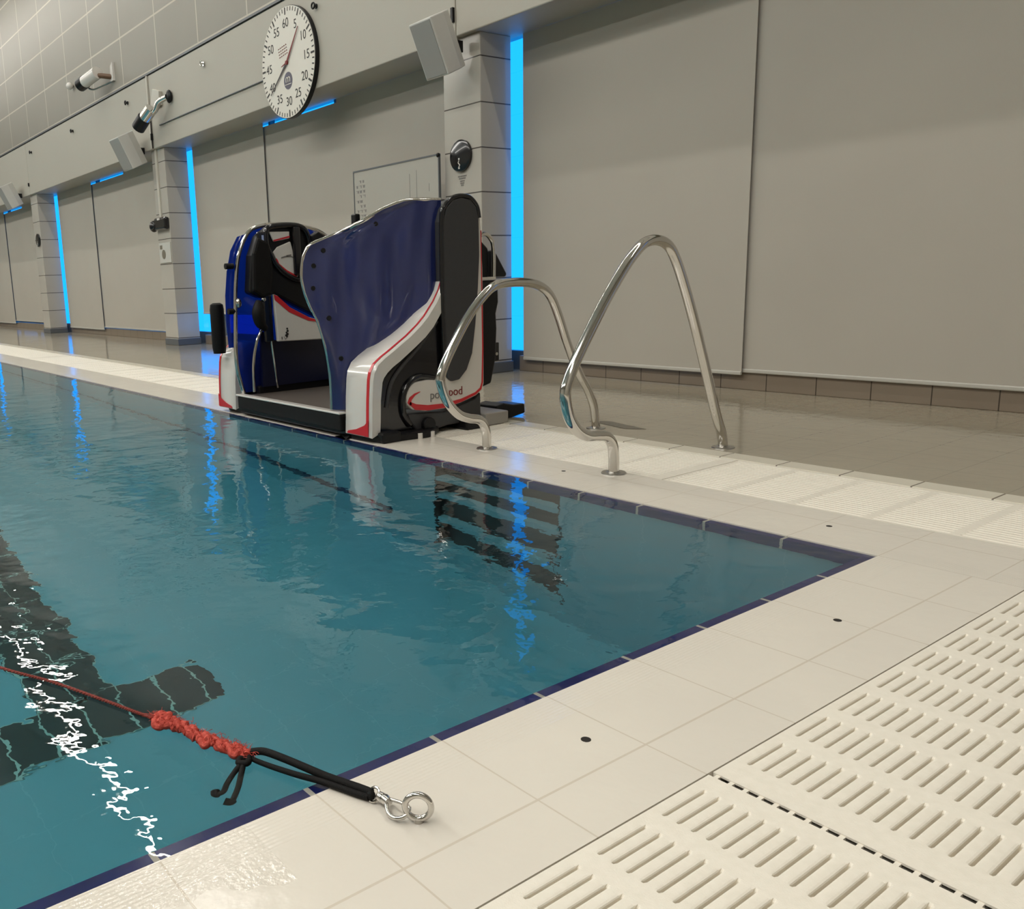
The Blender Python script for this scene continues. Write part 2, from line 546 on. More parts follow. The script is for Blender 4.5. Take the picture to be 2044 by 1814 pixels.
# border tile row between far grate and deck
t = NT('pale_border_tile'); c = t.coords()
j = t.line(c[0], 0.242, 0.006, -0.036)
t.set(Base_Color=t.mix(j, t.mix(t.noise(4, 3), srgb(206, 200, 184), srgb(216, 210, 194)), srgb(110, 100, 88)), Roughness=0.25)
M['border'] = t.m
struct('trim_14', MB().box(-25.9, 0.93, 0.825, 0.9295, -0.3, 0.002), 'border', bevel=0.003)
struct('trim_15', MB().box(0.825, 0.9295, -13.3, 0.824, -0.3, 0.002), 'border', bevel=0.003)
m = MB().box(-25.9, 0.825, 0.3305, 0.8245, -0.3, -0.16)
m.box(0.3305, 0.8245, -13.3, 0.3300, -0.3, -0.16)
m.box(0.281, 0.3305, -13.3, 0.3300, -0.3, -0.1)
m.box(-25.9, 0.3305, 0.281, 0.3300, -0.3, -0.1)
struct('floor_gutter', m, 'gutter')

# pool basin: floor, four walls; recess for the steps in the far wall
PD = -1.33
RX0, RX1, RZ0, RZ1, RD = -1.83, -1.11, -1.19, -0.11, 0.055
m = MB().box(-25.5, 0.3, -13.0, 0.3, PD - 0.2, PD)
struct('pool_floor', m, 'pool')
m = MB()
m.box(-25.3, RX0, 0.0, 0.28, PD, -0.10)
m.box(RX1, 0.0, 0.0, 0.28, PD, -0.10)
m.box(RX0, RX1, 0.0, 0.28, PD, RZ0)
m.box(RX0, RX1, 0.0, 0.28, RZ1, -0.10)
m.box(RX0, RX1, RD, 0.28, RZ0, RZ1)
struct('pool_wall_far', m, 'pool')
struct('pool_wall_near', MB().box(0.0, 0.28, -13.0, -0.001, PD, -0.10), 'pool')
struct('pool_wall_left', MB().box(-25.6, -25.3, -13.0, 0.28, PD, -0.02), 'pool')
struct('pool_wall_front', MB().box(-25.6, 0.28, -13.3, -13.0, PD, -0.02), 'pool')
# dark lining of the recessed steps and the treads
m = MB()
m.box(RX0 + .001, RX1 - .001, RD - 0.008, RD - .001, RZ0 + .001, RZ1 - .001)
m.box(RX0 + .001, RX0 + 0.009, 0.0, RD - 0.009, RZ0 + .001, RZ1 - .001)
m.box(RX1 - 0.009, RX1 - .001, 0.0, RD - 0.009, RZ0 + .001, RZ1 - .001)
struct('trim_16', m, 'step_dark')
m = MB()
for z in (-0.345, -0.61, -0.93):
    m.box(RX0 + 0.001, RX1 - 0.001, 0.0, RD - 0.009, z - 0.03, z + 0.03)
for z in (-0.345, -0.61, -0.93):
    pass
struct('trim_17', m, 'pool')
# navy line along the far wall, end of lane marking
struct('trim_18', MB().box(-25.2, -2.15, -0.005, -0.0005, -1.075, -1.02), 'pool_navy')
m = MB().box(-23.5, -1.74, -1.75, -1.495, PD, PD + 0.004)
m.box(-1.745, -1.495, -2.03, -1.19, PD, PD + 0.004)
m.box(-23.5, -1.74, -4.25, -4.0, PD, PD + 0.004)
m.box(-1.745, -1.495, -4.6, -3.6, PD, PD + 0.004)
struct('trim_19', m, 'pool_black')

# water
e_ = 0.003
m = MB().prism([(-25.303, -13.003, PD - e_), (e_, -13.003, PD - e_), (e_, e_, PD - e_), (RX1, e_, PD - e_), (RX1 + e_, RD + e_, PD - e_), (RX0 - e_, RD + e_, PD - e_), (RX0, e_, PD - e_), (-25.303, e_, PD - e_)], (0, 0, -0.0035 - PD + e_))
w = obj('pool_water', m, 'water')
tag(w, 'clear turquoise pool water with blue and white reflections, level with the coping', 'water', kind='stuff')

# small drain holes in the coping
for x, y in ((0.147, -1.306), (0.152, -0.506), (-0.22, 0.175), (-1.265, 0.188)):
    m = MB().cyl((x, y, -0.002), (0, 0, 1), 0.0085, 0.0026, 14)
    lab = {(0.147, -1.306): 'dark plug hole in near coping, the larger one beside the eyebolt',
           (0.152, -0.506): 'dark plug hole in near coping, towards the pool corner',
           (-0.22, 0.175): 'dark plug hole in far coping, just beyond the pool corner',
           (-1.265, 0.188): 'tiny dark plug hole in far coping between the two handrails'}[(x, y)]
    o = obj('coping_plug', m, 'grout_plug', loc=(x, y, 0))
    tag(o, lab, 'plug', 'plug holes in the coping tiles')

# ------------------------------------------------------------------ gratings
PITCH = 0.0235
def grate(name, a0, a1, b0, b1, along_x, rp, sl, off, label, teeth=(False, False)):
    """a: across the bars; b: along them; slots of length sl every rp"""
    m = MB()
    na = int((a1 - a0) / PITCH)
    prof = ((-0.5, 0), (-0.26, -0.0002), (-0.14, -0.0010), (-0.09, -0.0026), (-0.08, -0.0125), (0.08, -0.0125), (0.09, -0.0026), (0.14, -0.0010), (0.26, -0.0002))
    A = [(a0, 0.0, 0.0)]
    for i in range(na):
        c0 = a0 + (i + 0.9) * PITCH
        if c0 + PITCH * .5 > a1: break
        for u, d in prof: A.append((c0 + u * PITCH, d, 1))
    A.append((a1, 0.0, 0.0))
    B = [(b0, 0.0)]
    s = off
    while s - rp > b0: s -= rp
    while s < b0 + 0.012: s += rp
    while s + sl < b1 - 0.012:
        B += [(s, 0.0), (s + 0.003, 0.3), (s + 0.006, 1.0), (s + sl - 0.006, 1.0), (s + sl - 0.003, 0.3), (s + sl, 0.0)]
        s += rp
    B.append((b1, 0.0))
    V = []
    for (b, wb) in B:
        for (a, d, wa) in A:
            z = -0.001 + d * wb
            V.append((b, a, z) if along_x else (a, b, z))
    n = len(A); fs = []
    for i in range(len(B) - 1):
        for k in range(n - 1):
            q = (i * n + k, i * n + k + 1, (i + 1) * n + k + 1, (i + 1) * n + k)
            fs.append(q if not along_x else q[::-1])
    m.add(V, fs)
    # rim walls down 28 mm
    def wall(x0, x1, y0, y1): m.box(x0, x1, y0, y1, -0.03, -0.0012)
    if along_x:
        wall(b0, b1, a0, a0 + .006); wall(b0, b1, a1 - .006, a1); wall(b0, b0 + .006, a0 + .006, a1 - .006); wall(b1 - .006, b1, a0 + .006, a1 - .006)
        m.box(b0 + .006, b1 - .006, a0 + .006, a1 - .006, -0.03, -0.014)
    else:
        wall(a0, a0 + .006, b0, b1); wall(a1 - .006, a1, b0, b1)
        i0, i1 = b0 + (0.025 if teeth[0] else 0.006), b1 - (0.025 if teeth[1] else 0.006)
        if not teeth[0]: wall(a0 + .006, a1 - .006, b0, b0 + .006)
        else: m.box(a0 + .006, a1 - .006, b0, b0 + .003, -0.0045, -0.0012)
        if not teeth[1]: wall(a0 + .006, a1 - .006, b1 - .006, b1)
        else: m.box(a0 + .006, a1 - .006, b1 - .003, b1, -0.0045, -0.0012)
        m.box(a0 + .006, a1 - .006, i0, i1, -0.03, -0.014)
        if teeth[0]:
            i = 0
            while a0 + (i + 1) * PITCH < a1:
                x = a0 + (i + 0.4) * PITCH
                m.box(x - 0.0035, x + 0.0035, b0 - 0.0105, b0, -0.012, -0.003)
                i += 1
    o = obj(name, m, 'grating', loc=((b0, a0, 0) if along_x else (a0, b0, 0)))
    return tag(o, label, 'drain grate', 'cream slotted overflow gratings')
G0, G1 = 0.332, 0.822
grate('drain_grate', G0, G1, -1.2295, 0.0, False, 0.1375, 0.102, -1.17, 'cream slotted grate beside near coping, section beyond the dark joint', (True, False))
grate('drain_grate', G0, G1, -2.60, -1.241, False, 0.1375, 0.102, -1.3815, 'cream slotted grate beside near coping, closest section before the dark joint', (False, True))
grate('drain_grate', G0, G1, -3.9, -2.61, False, 0.1375, 0.102, -1.3815, 'cream slotted grate beside near coping, out of the frame at the bottom')
grate('drain_grate', G0, G1, 0.004, 0.822, False, 0.1375, 0.102, 0.06, 'cream slotted grate turning the corner where the two gutters meet')
names_far = ['cream grate strip behind the right end of the far coping', 'cream grate strip behind the far coping, between the two handrails', 'cream grate strip beside the black wheel lock of the pool lift',
             'cream grate strip under the blue and white pool lift', 'cream grate strip just left of the pool lift', 'second cream grate strip left of the pool lift',
             'third cream grate strip left of the pool lift', 'fourth cream grate strip left of the pool lift']
for i in range(8):
    x1 = 0.328 - i * 1.25
    grate('drain_grate', G0, G1, x1 - 1.246, x1, True, 0.24, 0.215, x1 - 1.246 + 0.014, names_far[i])
m_far = None
grate('drain_grate', G0, G1, -25.8, -9.68, True, 0.24, 0.215, -25.7, 'long cream grate strip at the far left end of the pool edge')

# ------------------------------------------------------------------ ceiling lamps (their row shows as the white streak on the water)
lamp0 = thing('ceiling_lamp', (-7.0, 1.0, 6.0), 'white linear ceiling lamp seen only as a white streak on the water', 'lamp', 'linear ceiling lamps')
obj('housing', MB().box(-7.72, -6.28, 0.93, 1.07, 6.06, 6.12), 'conduit', lamp0, bevel=0.01)
obj('tube', MB().box(-7.68, -6.32, 0.974, 1.026, 6.0, 6.055), 'lamp', lamp0)
obj('suspension_rod', MB().cyl((-7.5, 1.0, 6.12), (0, 0, 1), 0.006, 0.68, 8), 'steel_dull', lamp0)
obj('suspension_rod', MB().cyl((-6.5, 1.0, 6.12), (0, 0, 1), 0.006, 0.68, 8), 'steel_dull', lamp0)
def copy_tree(o, parent=None):
    c = o.copy(); col.objects.link(c); c.parent = parent
    for ch in list(o.children): copy_tree(ch, c)
    return c
for k in list(range(-6, 0)) + list(range(1, 14)):
    c2 = copy_tree(lamp0); c2.location = (-7.0 - 1.55 * k, 1.0, 6.0)

# ------------------------------------------------------------------ blinds
def blind(x0, x1, zb, y, label, slit=None):
    o = thing('roller_blind', (x0, y, 2.5), label, 'blind', 'grey roller blinds over the windows')
    zt = 2.514
    m = MB()
    if slit: pts = [(x0, zb), (x1, zb), (x1, zt), (slit, zt), (slit, zt - 0.035), (x0, zt - 0.035)]
    else: pts = [(x0, zb), (x1, zb), (x1, zt), (x0, zt)]
    m.prism([(p[0], y - 0.0015, p[1]) for p in pts], (0, 0.003, 0))
    obj('fabric', m, 'blind', o)
    obj('bottom_bar', MB().box(x0, x1, y - 0.009, y + 0.009, zb - 0.022, zb + 0.003), 'blind_bar', o, bevel=0.006)
    return o
wA = ['in the bay right of the frame', 'left of the seam in the big right hand bay', 'ending well above the floor left of the pool lift', 'in the bay left of the black wall box',
      'in the leftmost bay in view', 'in the hidden far bay']
wB = ['in the bay right of the frame', 'filling the top right of the photo', 'behind the pace clock and pool lift', 'next to the pillar with the black wall box',
      'in the leftmost bay in view', 'in the hidden far bay']
for i, (xl, xr) in enumerate(bays):
    s_ = xl + 1.985
    zA = [0.10, 0.115, 0.42, 0.11, 0.11, 0.11][i]
    zB = [0.10, 0.13, 0.14, 0.15, 0.17, 0.11][i]
    blind(xl + 0.095, s_, zA, YW - 0.004, 'narrow grey roller blind ' + wA[i])
    blind(s_ - 0.10, xr - 0.04, zB, YW + 0.018, 'wide grey roller blind ' + wB[i], slit=(s_ + 1.46) if i in (2, 3, 4) else None)

# ------------------------------------------------------------------ handrails
def rail(pts, x, label):
    o = thing('handrail', (x, pts[0][0], 0), label, 'handrail', 'steel handrails at the pool steps')
    P = spline([(x, p[0], p[1]) for p in pts], 10)
    obj('rail_tube', MB().tube(P, 0.0205, 20), 'steel', o, smooth='auto')
    for y in (pts[0][0], pts[-1][0]):
        m = MB().cyl((x, y, 0.0), (0, 0, 1), 0.047, 0.004, 28, 0.046)
        m.cyl((x, y, 0.004), (0, 0, 1), 0.028, 0.004, 24, 0.022)
        obj('floor_flange', m, 'steel_dull', o, smooth='auto')
    return o
rail([(0.295, 0.0), (0.294, 0.06), (0.283, 0.115), (0.25, 0.148), (0.20, 0.158), (0.14, 0.166), (0.085, 0.195), (0.042, 0.25), (0.022, 0.326),
      (0.038, 0.38), (0.085, 0.46), (0.21, 0.628), (0.33, 0.765), (0.395, 0.824), (0.45, 0.858), (0.517, 0.868), (0.585, 0.85), (0.635, 0.80), (0.70, 0.69), (0.775, 0.54), (0.87, 0.33), (0.945, 0.155), (0.995, 0.06), (1.009, 0.0)],
     -1.109, 'tall peaked stainless steel handrail, the nearer of the two at the steps')
rail([(0.295, 0.0), (0.292, 0.07), (0.275, 0.115), (0.245, 0.138), (0.19, 0.150), (0.13, 0.175), (0.07, 0.235), (0.037, 0.31), (0.04, 0.36),
      (0.094, 0.455), (0.20, 0.595), (0.285, 0.675), (0.35, 0.714), (0.43, 0.725), (0.55, 0.722), (0.64, 0.700), (0.70, 0.655), (0.75, 0.57), (0.82, 0.42), (0.90, 0.28), (0.96, 0.20), (1.005, 0.11), (1.024, 0.0)],
     -1.817, 'flat topped stainless steel handrail, the farther one next to the pool lift')

exec_marker = 0
# ------------------------------------------------------------------ pool lift
L = thing('pool_lift', (-3.05, 0.35, 0.0), 'blue, white and black submersible pool lift standing at the far pool edge', 'pool lift')

def yz(pts, x): return [(x, p[0], p[1]) for p in pts]
# base and platform
m = MB().box(-3.64, -2.48, 0.0, 0.70, 0.012, 0.10)
m.box(-3.86, -2.24, 0.03, 0.14, 0.0, 0.05)
m.box(-3.86, -2.24, 0.55, 0.66, 0.0, 0.05)
obj('base_frame', m, 'black', L, bevel=0.01)
m = MB().prism([(-3.615, -0.025, 0.045), (-2.515, -0.025, 0.035), (-2.515, -0.025, 0.118), (-3.615, -0.025, 0.118)], (0, 0.05, 0))
obj('front_sill', m, 'rubber', L, bevel=0.008)
o_ = obj('sill_edge', MB().box(-3.62, -2.515, -0.032, 0.012, 0.1185, 0.129), 'lift_white', L, bevel=0.003)
o_['label'] = 'thin white edge strip along the platform lip'
obj('platform', MB().box(-3.59, -2.52, 0.013, 0.68, 0.105, 0.121), 'lift_floor', L)
obj('platform_curb', MB().box(-3.60, -2.52, 0.66, 0.70, 0.10, 0.20), 'black', L, bevel=0.008)
obj('platform_curb', MB().box(-3.615, -3.575, 0.10, 0.66, 0.10, 0.165), 'black', L, bevel=0.008)

# left blue side: a dome in the y-z plane with a chrome rail round its edge
Lf = [(0.015, 0.13), (-0.015, 0.26), (-0.02, 0.38), (-0.01, 0.55), (0.0, 0.70), (0.012, 0.80), (0.03, 0.90), (0.055, 0.97), (0.09, 1.03), (0.13, 1.07), (0.20, 1.09)]
Rt = [(0.72, 0.13), (0.735, 0.26), (0.74, 0.38), (0.745, 0.55), (0.745, 0.70), (0.74, 0.80), (0.725, 0.90), (0.695, 0.97), (0.64, 1.03), (0.56, 1.07), (0.46, 1.09)]
def PL(a, z, u):
    b = 0.055 * math.sin(math.pi * min(1, max(0, (a + 0.02) / 0.76)))
    return (-3.615 - b * (1 if a < .4 else 1), a, z), (-1, 0, 0)
obj('side_panel', MB().sheet(Lf, Rt, PL, 18, 0.006), 'blue_panel', L, smooth='auto')
# outer lip of the left panel bulging past the rail
lip = [(-0.05, 0.40), (-0.055, 0.55), (-0.05, 0.70), (-0.03, 0.84), (0.0, 0.95), (0.05, 1.03)]
rim = [(0.0, 0.40), (-0.005, 0.55), (0.003, 0.70), (0.02, 0.84), (0.05, 0.95), (0.10, 1.045)]
obj('panel_lip', MB().sheet(lip, rim, lambda a, z, u: ((-3.63, a, z), (-1, 0, 0)), 3, 0.006), 'blue_panel', L)
rail_pts = spline([(-3.605, p[0], p[1]) for p in Lf] + [(-3.605, 0.27, 1.098), (-3.605, 0.36, 1.10)] + [(-3.605, p[0], p[1]) for p in Rt[::-1]], 6)
obj('chrome_rail', MB().tube(rail_pts, 0.0125, 12), 'steel', L, smooth='auto')
obj('rail_joint', MB().sphere((-3.598, 0.013, 0.655), 0.02, 12, (1, 1, 1.5)), 'steel', L, smooth=True)
for y, z in ((-0.03, 0.865), (-0.03, 0.61)):
    obj('panel_stud', MB().cyl((-3.61, y - .02, z), (0, 1, 0), 0.017, 0.05, 12), 'black', L)

# control console on the inside of the left panel
X0, X1 = -3.59, -3.51
body = [(0.075, 0.92), (0.045, 0.71), (0.13, 0.665), (0.125, 0.50), (0.20, 0.42), (0.20, 0.70), (0.30, 0.665), (0.56, 0.52), (0.60, 0.60), (0.58, 0.80), (0.50, 1.02), (0.425, 1.085), (0.22, 1.09), (0.13, 1.06)]
obj('console', MB().prism(yz([(p[0], p[1]) for p in [(0.045, 0.71), (0.13, 0.675), (0.20, 0.70), (0.38, 0.61), (0.57, 0.52), (0.60, 0.62), (0.57, 0.82), (0.50, 1.01), (0.425, 1.08), (0.20, 1.085), (0.12, 1.03), (0.07, 0.92)]], X0), (X1 - X0, 0, 0)), 'black', L, bevel=0.015)
# rounded frame round the white upper panel
obj('console_frame', MB().tube(spline([(X1 + .008, 0.165, 0.99), (X1 + .008, 0.175, 1.065), (X1 + .008, 0.25, 1.085), (X1 + .008, 0.38, 1.083), (X1 + .008, 0.44, 1.04), (X1 + .008, 0.455, 0.93), (X1 + .008, 0.43, 0.84), (X1 + .008, 0.385, 0.775), (X1 + .008, 0.30, 0.80), (X1 + .008, 0.225, 0.86), (X1 + .008, 0.19, 0.92)], 5, True), 0.017, 10, closed=True), 'black_gloss', L, smooth='auto')
wp = obj('upper_panel', MB().prism(yz([(0.205, 0.935), (0.235, 0.965), (0.32, 0.995), (0.325, 0.99), (0.37, 0.80), (0.355, 0.79), (0.27, 0.835), (0.232, 0.865), (0.222, 0.90)], X1), (0.012, 0, 0)), 'lift_white', L, bevel=0.004)
wp['label'] = 'white panel with a red swoosh on the console'
obj('red_swoosh', MB().prism(yz([(0.222, 0.903), (0.232, 0.89), (0.238, 0.872), (0.29, 0.832), (0.355, 0.80), (0.352, 0.79), (0.28, 0.822), (0.228, 0.860), (0.216, 0.885)], X1 + 0.0125), (0.002, 0, 0)), 'lift_red', wp)
m = MB().prism(yz([(0.255, 0.907), (0.285, 0.915), (0.32, 0.913), (0.345, 0.905), (0.345, 0.901), (0.32, 0.908), (0.285, 0.908), (0.255, 0.900)], X1 + 0.0125), (0.002, 0, 0))
m.prism(yz([(0.290, 0.918), (0.322, 0.923), (0.322, 0.914), (0.290, 0.909)], X1 + 0.0125), (0.002, 0, 0))
obj('panel_mark', m, 'ink_grey', wp)
tp = obj('top_slot', MB().prism(yz([(0.185, 1.05), (0.32, 1.052), (0.318, 1.012), (0.212, 0.994)], X1), (0.012, 0, 0)), 'lift_white', L, bevel=0.004)
obj('red_line', MB().prism(yz([(0.208, 1.004), (0.318, 1.028), (0.318, 1.018), (0.212, 0.995)], X1 + .0125), (0.002, 0, 0)), 'lift_red', tp)
obj('grab_post', MB().box(X1, X1 + 0.03, 0.335, 0.385, 0.80, 1.08), 'black_gloss', L, bevel=0.01)
st_ = obj('side_strap', MB().box(X1, X1 + 0.02, 0.105, 0.165, 0.90, 1.05), 'black_gloss', L, bevel=0.008)
obj('buckle', MB().box(X1 + 0.02, X1 + 0.024, 0.128, 0.142, 0.955, 1.03), 'steel', st_)
obj('side_pad', MB().prism(yz([(0.05, 0.72), (0.11, 0.68), (0.17, 0.70), (0.19, 0.85), (0.17, 0.99), (0.10, 1.02), (0.065, 0.93)], X1), (0.035, 0, 0)), 'rubber', L, bevel=0.015)
obj('winch_knob', MB().cyl((X1 - .01, 0.50, 1.0), (1, 0, 0), 0.052, 0.05, 6), 'black', L, bevel=0.008)
wp2 = obj('inner_strip', MB().prism(yz([(0.475, 0.94), (0.53, 0.94), (0.52, 0.80), (0.488, 0.86)], X1), (0.008, 0, 0)), 'lift_white', L)
# lower white skirt with red upper band
sk = obj('lower_panel', MB().prism(yz([(0.197, 0.425), (0.185, 0.70), (0.21, 0.69), (0.29, 0.62), (0.42, 0.555), (0.565, 0.515), (0.58, 0.47), (0.565, 0.43), (0.53, 0.418)], X1), (0.025, 0, 0)), 'lift_white', L, bevel=0.006)
sk['label'] = 'white lower panel with a red band along its curved top'
obj('red_band', MB().prism(yz([(0.185, 0.697), (0.21, 0.687), (0.29, 0.617), (0.42, 0.552), (0.50, 0.530), (0.50, 0.522), (0.41, 0.535), (0.28, 0.592), (0.19, 0.665)], X1 + 0.0255), (0.002, 0, 0)), 'lift_red', sk)
m = MB()
for (y, z, r) in ((0.262, 0.497, .006), (0.264, 0.484, .007), (0.256, 0.474, .006), (0.262, 0.465, .008), (0.252, 0.458, .007), (0.258, 0.452, .006)):
    m.cyl((X1 + .025, y, z), (1, 0, 0), r, 0.002, 8)
m.prism(yz([(0.222, 0.436), (0.226, 0.436), (0.226, 0.452), (0.222, 0.452)], X1 + .025), (0.002, 0, 0))
m.tube([(X1 + .026, 0.238, 0.452), (X1 + .026, 0.246, 0.436), (X1 + .026, 0.258, 0.446)], 0.0012, 5)
obj('small_emblem', m, 'ink', sk)
# dark apron below and its chrome stays
obj('apron', MB().prism(yz([(0.12, 0.16), (0.66, 0.165), (0.62, 0.43), (0.20, 0.43), (0.125, 0.50)], X0 + 0.012), (0.02, 0, 0)), simple('navy_apron', srgb(12, 16, 44), 0.35), L)
for a, b in (((0.170, 0.43), (0.203, 0.15)), ((0.578, 0.42), (0.60, 0.18))):
    obj('stay_rod', MB().tube([(X1 - .01, a[0], a[1]), (X1 - .02, b[0], b[1])], 0.005, 8), 'steel', L, smooth='auto')
obj('lower_hoop', MB().tube(spline([(X1 - .03, 0.05, 0.14), (X1 - .03, 0.055, 0.30), (X1 - .03, 0.085, 0.43), (X1 - .03, 0.13, 0.505), (X1 - .03, 0.16, 0.52)], 6), 0.009, 10), 'steel', L, smooth='auto')
ar = obj('grip_arm', MB().tube(spline([(X1, 0.10, 0.665), (X1 + .01, 0.085, 0.60), (X1 + .01, 0.095, 0.54), (X1 + .01, 0.13, 0.50)], 5), [0.018, .022, .026, .03, .034, .036, .036, .036, .034, .034, .032, .03, .026, .022, .02, .018], 12), 'rubber', L, smooth='auto')
obj('pivot', MB().sphere((X1 + 0.01, 0.125, 0.672), 0.016, 10), 'steel', L, smooth=True)
obj('console_column', MB().box(X1 - 0.03, X1 - 0.005, 0.13, 0.19, 0.42, 0.70), 'black_gloss', L, bevel=0.01)

# right blue side: same dome leaning from column to front
A0, B0 = Vector((-2.33, 0.5, 0)), Vector((-2.6, 0.0, 0))
dirv = (B0 - A0).normalized()
nrm = Vector((-dirv.y, dirv.x, 0))
if nrm.x < 0: nrm = -nrm
def ear(y, z, bulge=True):
    t_ = (0.5 - y) / 0.5
    p = A0 + (B0 - A0) * t_
    s_ = 0.0
    if bulge: s_ = 0.028 * math.sin(math.pi * min(1, max(0, (0.5 - y) / 0.6))) + 0.014 * math.sin(y * 27 + z * 4) * (1 - abs(z - .65)) + 0.007 * math.sin(y * 58 - z * 6)
    return (p.x + nrm.x * s_, p.y + nrm.y * s_, z)
EL = [(-0.011, 0.135), (-0.012, 0.30), (-0.028, 0.451), (-0.055, 0.574), (-0.082, 0.64), (-0.103, 0.708), (-0.113, 0.78), (-0.108, 0.85), (-0.095, 0.895), (-0.072, 0.931), (-0.007, 0.960), (0.057, 0.988), (0.144, 1.032), (0.242, 1.088), (0.329, 1.121)]
ER = [(0.10, 0.135), (0.16, 0.30), (0.30, 0.451), (0.42, 0.574), (0.46, 0.64), (0.49, 0.708), (0.49, 0.78), (0.49, 0.85), (0.49, 0.895), (0.49, 0.931), (0.49, 0.960), (0.49, 0.988), (0.49, 1.032), (0.49, 1.088), (0.49, 1.124)]
obj('side_panel', MB().sheet(EL, ER, lambda a, z, u: (ear(a, z), tuple(nrm)), 22, 0.006), 'blue_panel_deep', L, smooth='auto')
edge = spline([Vector(ear(p[0], p[1])) - nrm * 0.008 for p in EL] + [Vector(ear(0.40, 1.128)) - nrm * 0.008, Vector(ear(0.49, 1.126)) - nrm * 0.008], 6)
obj('chrome_rail', MB().tube(edge, 0.0115, 12), 'steel', L, smooth='auto')
for (y, z) in ((-0.02, 0.905), (-0.065, 0.835), (-0.07, 0.73), (-0.01, 0.585), (0.035, 0.388), (0.06, 0.262), (0.205, 1.02)):
    p = Vector(ear(y, z)) + nrm * 0.004
    obj('panel_stud', MB().cyl(p, nrm, 0.0125, 0.007, 14, 0.010), 'black', L)
obj('hinge_block', MB().box(-2.60, -2.56, 0.14, 0.17, 1.02, 1.075), 'black', L, bevel=0.006)

# swooping white arms
FT = [(-0.012, 0.03), (-0.008, 0.10), (-0.003, 0.20), (0.006, 0.30), (0.014, 0.335), (0.037, 0.372), (0.08, 0.402), (0.127, 0.428), (0.234, 0.492), (0.30, 0.54), (0.343, 0.578), (0.40, 0.645), (0.435, 0.70), (0.45, 0.74)]
IN = [(0.045, 0.045), (0.05, 0.10), (0.055, 0.20), (0.068, 0.285), (0.078, 0.305), (0.10, 0.328), (0.13, 0.350), (0.175, 0.375), (0.265, 0.432), (0.335, 0.48), (0.385, 0.525), (0.435, 0.59), (0.46, 0.64), (0.475, 0.68)]
def arm(x0, x1, n, red_side, nm='lift_arm'):
    f, i_ = FT[:n], IN[:n]
    m = MB()
    V = []; k = len(f)
    r = 0.012
    for (a, b) in zip(f, i_):
        V += [(x0 + r, a[0], a[1]), (x1 - r, a[0], a[1]), (x1, a[0] + r * .8, a[1] - r * .4), (x1, b[0], b[1]), (x0, b[0], b[1]), (x0, a[0] + r * .8, a[1] - r * .4)]
    fs = []
    for q in range(k - 1):
        for j in range(6):
            j2 = (j + 1) % 6
            fs.append((q * 6 + j, q * 6 + j2, (q + 1) * 6 + j2, (q + 1) * 6 + j))
    fs.append((0, 5, 4, 3, 2, 1)); fs.append(tuple((k - 1) * 6 + j for j in range(6)))
    m.add(V, fs)
    a_ = obj(nm, m, 'lift_white', L, smooth='auto')
    # red stripe, proud of the front face, near one edge, widening at the foot and running across the bottom
    m = MB(); V = []; fs = []
    s = 1 if red_side > 0 else -1
    xe = x1 - 0.014 if s > 0 else x0 + 0.014
    for q, p in enumerate(f):
        w_ = 0.022 if p[1] < 0.34 else max(0.006, 0.02 - 0.03 * (p[1] - 0.34))
        if q == 0: w_ = 0.034
        V += [(xe, p[0] - 0.0016, p[1] + 0.0016), (xe - s * w_, p[0] - 0.0016, p[1] + 0.0016)]
    for q in range(len(f) - 1):
        fs.append((2 * q, 2 * q + 1, 2 * q + 3, 2 * q + 2) if s < 0 else (2 * q + 1, 2 * q, 2 * q + 2, 2 * q + 3))
    m.add(V, fs)
    yb, zb = f[0]
    m.prism([(xe, yb - 0.0035, zb + 0.004), (xe - s * 0.18, yb - 0.0035, zb + 0.004), (xe - s * 0.17, yb - 0.0035, zb + 0.016), (xe - s * 0.10, yb - 0.0035, zb + 0.030), (xe - s * 0.03, yb - 0.0035, zb + 0.055), (xe, yb - 0.003, zb + 0.08)], (0, 0.002, 0))
    obj('red_stripe', m, 'lift_red', a_)
    return a_
arm(-2.505, -2.283, 14, 1)
arm(-3.905, -3.69, 8, -1)
obj('arm_rear_cap', MB().box(-3.88, -3.70, 0.06, 0.30, 0.02, 0.36), 'black', L, bevel=0.02)
# black grip at the left arm
obj('grip_handle', MB().tube([(-3.80, -0.03, 0.36), (-3.80, -0.03, 0.40), (-3.80, -0.03, 0.62), (-3.80, -0.03, 0.648), (-3.80, -0.03, 0.658)], [0.036, 0.042, 0.042, 0.038, 0.022], 18), 'rubber', L, smooth='auto')

# black side cheek between arm and column
ch = [(0.046, 0.03), (0.058, 0.20), (0.082, 0.30), (0.18, 0.372), (0.27, 0.43), (0.34, 0.478), (0.44, 0.59), (0.478, 0.68), (0.50, 0.70), (0.50, 0.27), (0.39, 0.272), (0.31, 0.285), (0.255, 0.262), (0.215, 0.215), (0.20, 0.17), (0.21, 0.12), (0.235, 0.07), (0.30, 0.03)]
obj('side_cheek', MB().prism(yz(ch, -2.47), (0.165, 0, 0)), 'black_gloss', L, bevel=0.012)
obj('cheek_rib', MB().tube(spline([(-2.302, 0.10, 0.16), (-2.302, 0.13, 0.27), (-2.302, 0.20, 0.35), (-2.302, 0.30, 0.43), (-2.302, 0.42, 0.55)], 6), 0.010, 8), 'grey_panel', L, smooth='auto')
obj('cheek_lip', MB().tube(spline([(-2.30, 0.39, 0.275), (-2.30, 0.30, 0.29), (-2.30, 0.235, 0.262), (-2.30, 0.198, 0.20), (-2.30, 0.198, 0.12), (-2.30, 0.235, 0.06)], 6), 0.016, 10), 'black_gloss', L, smooth='auto')

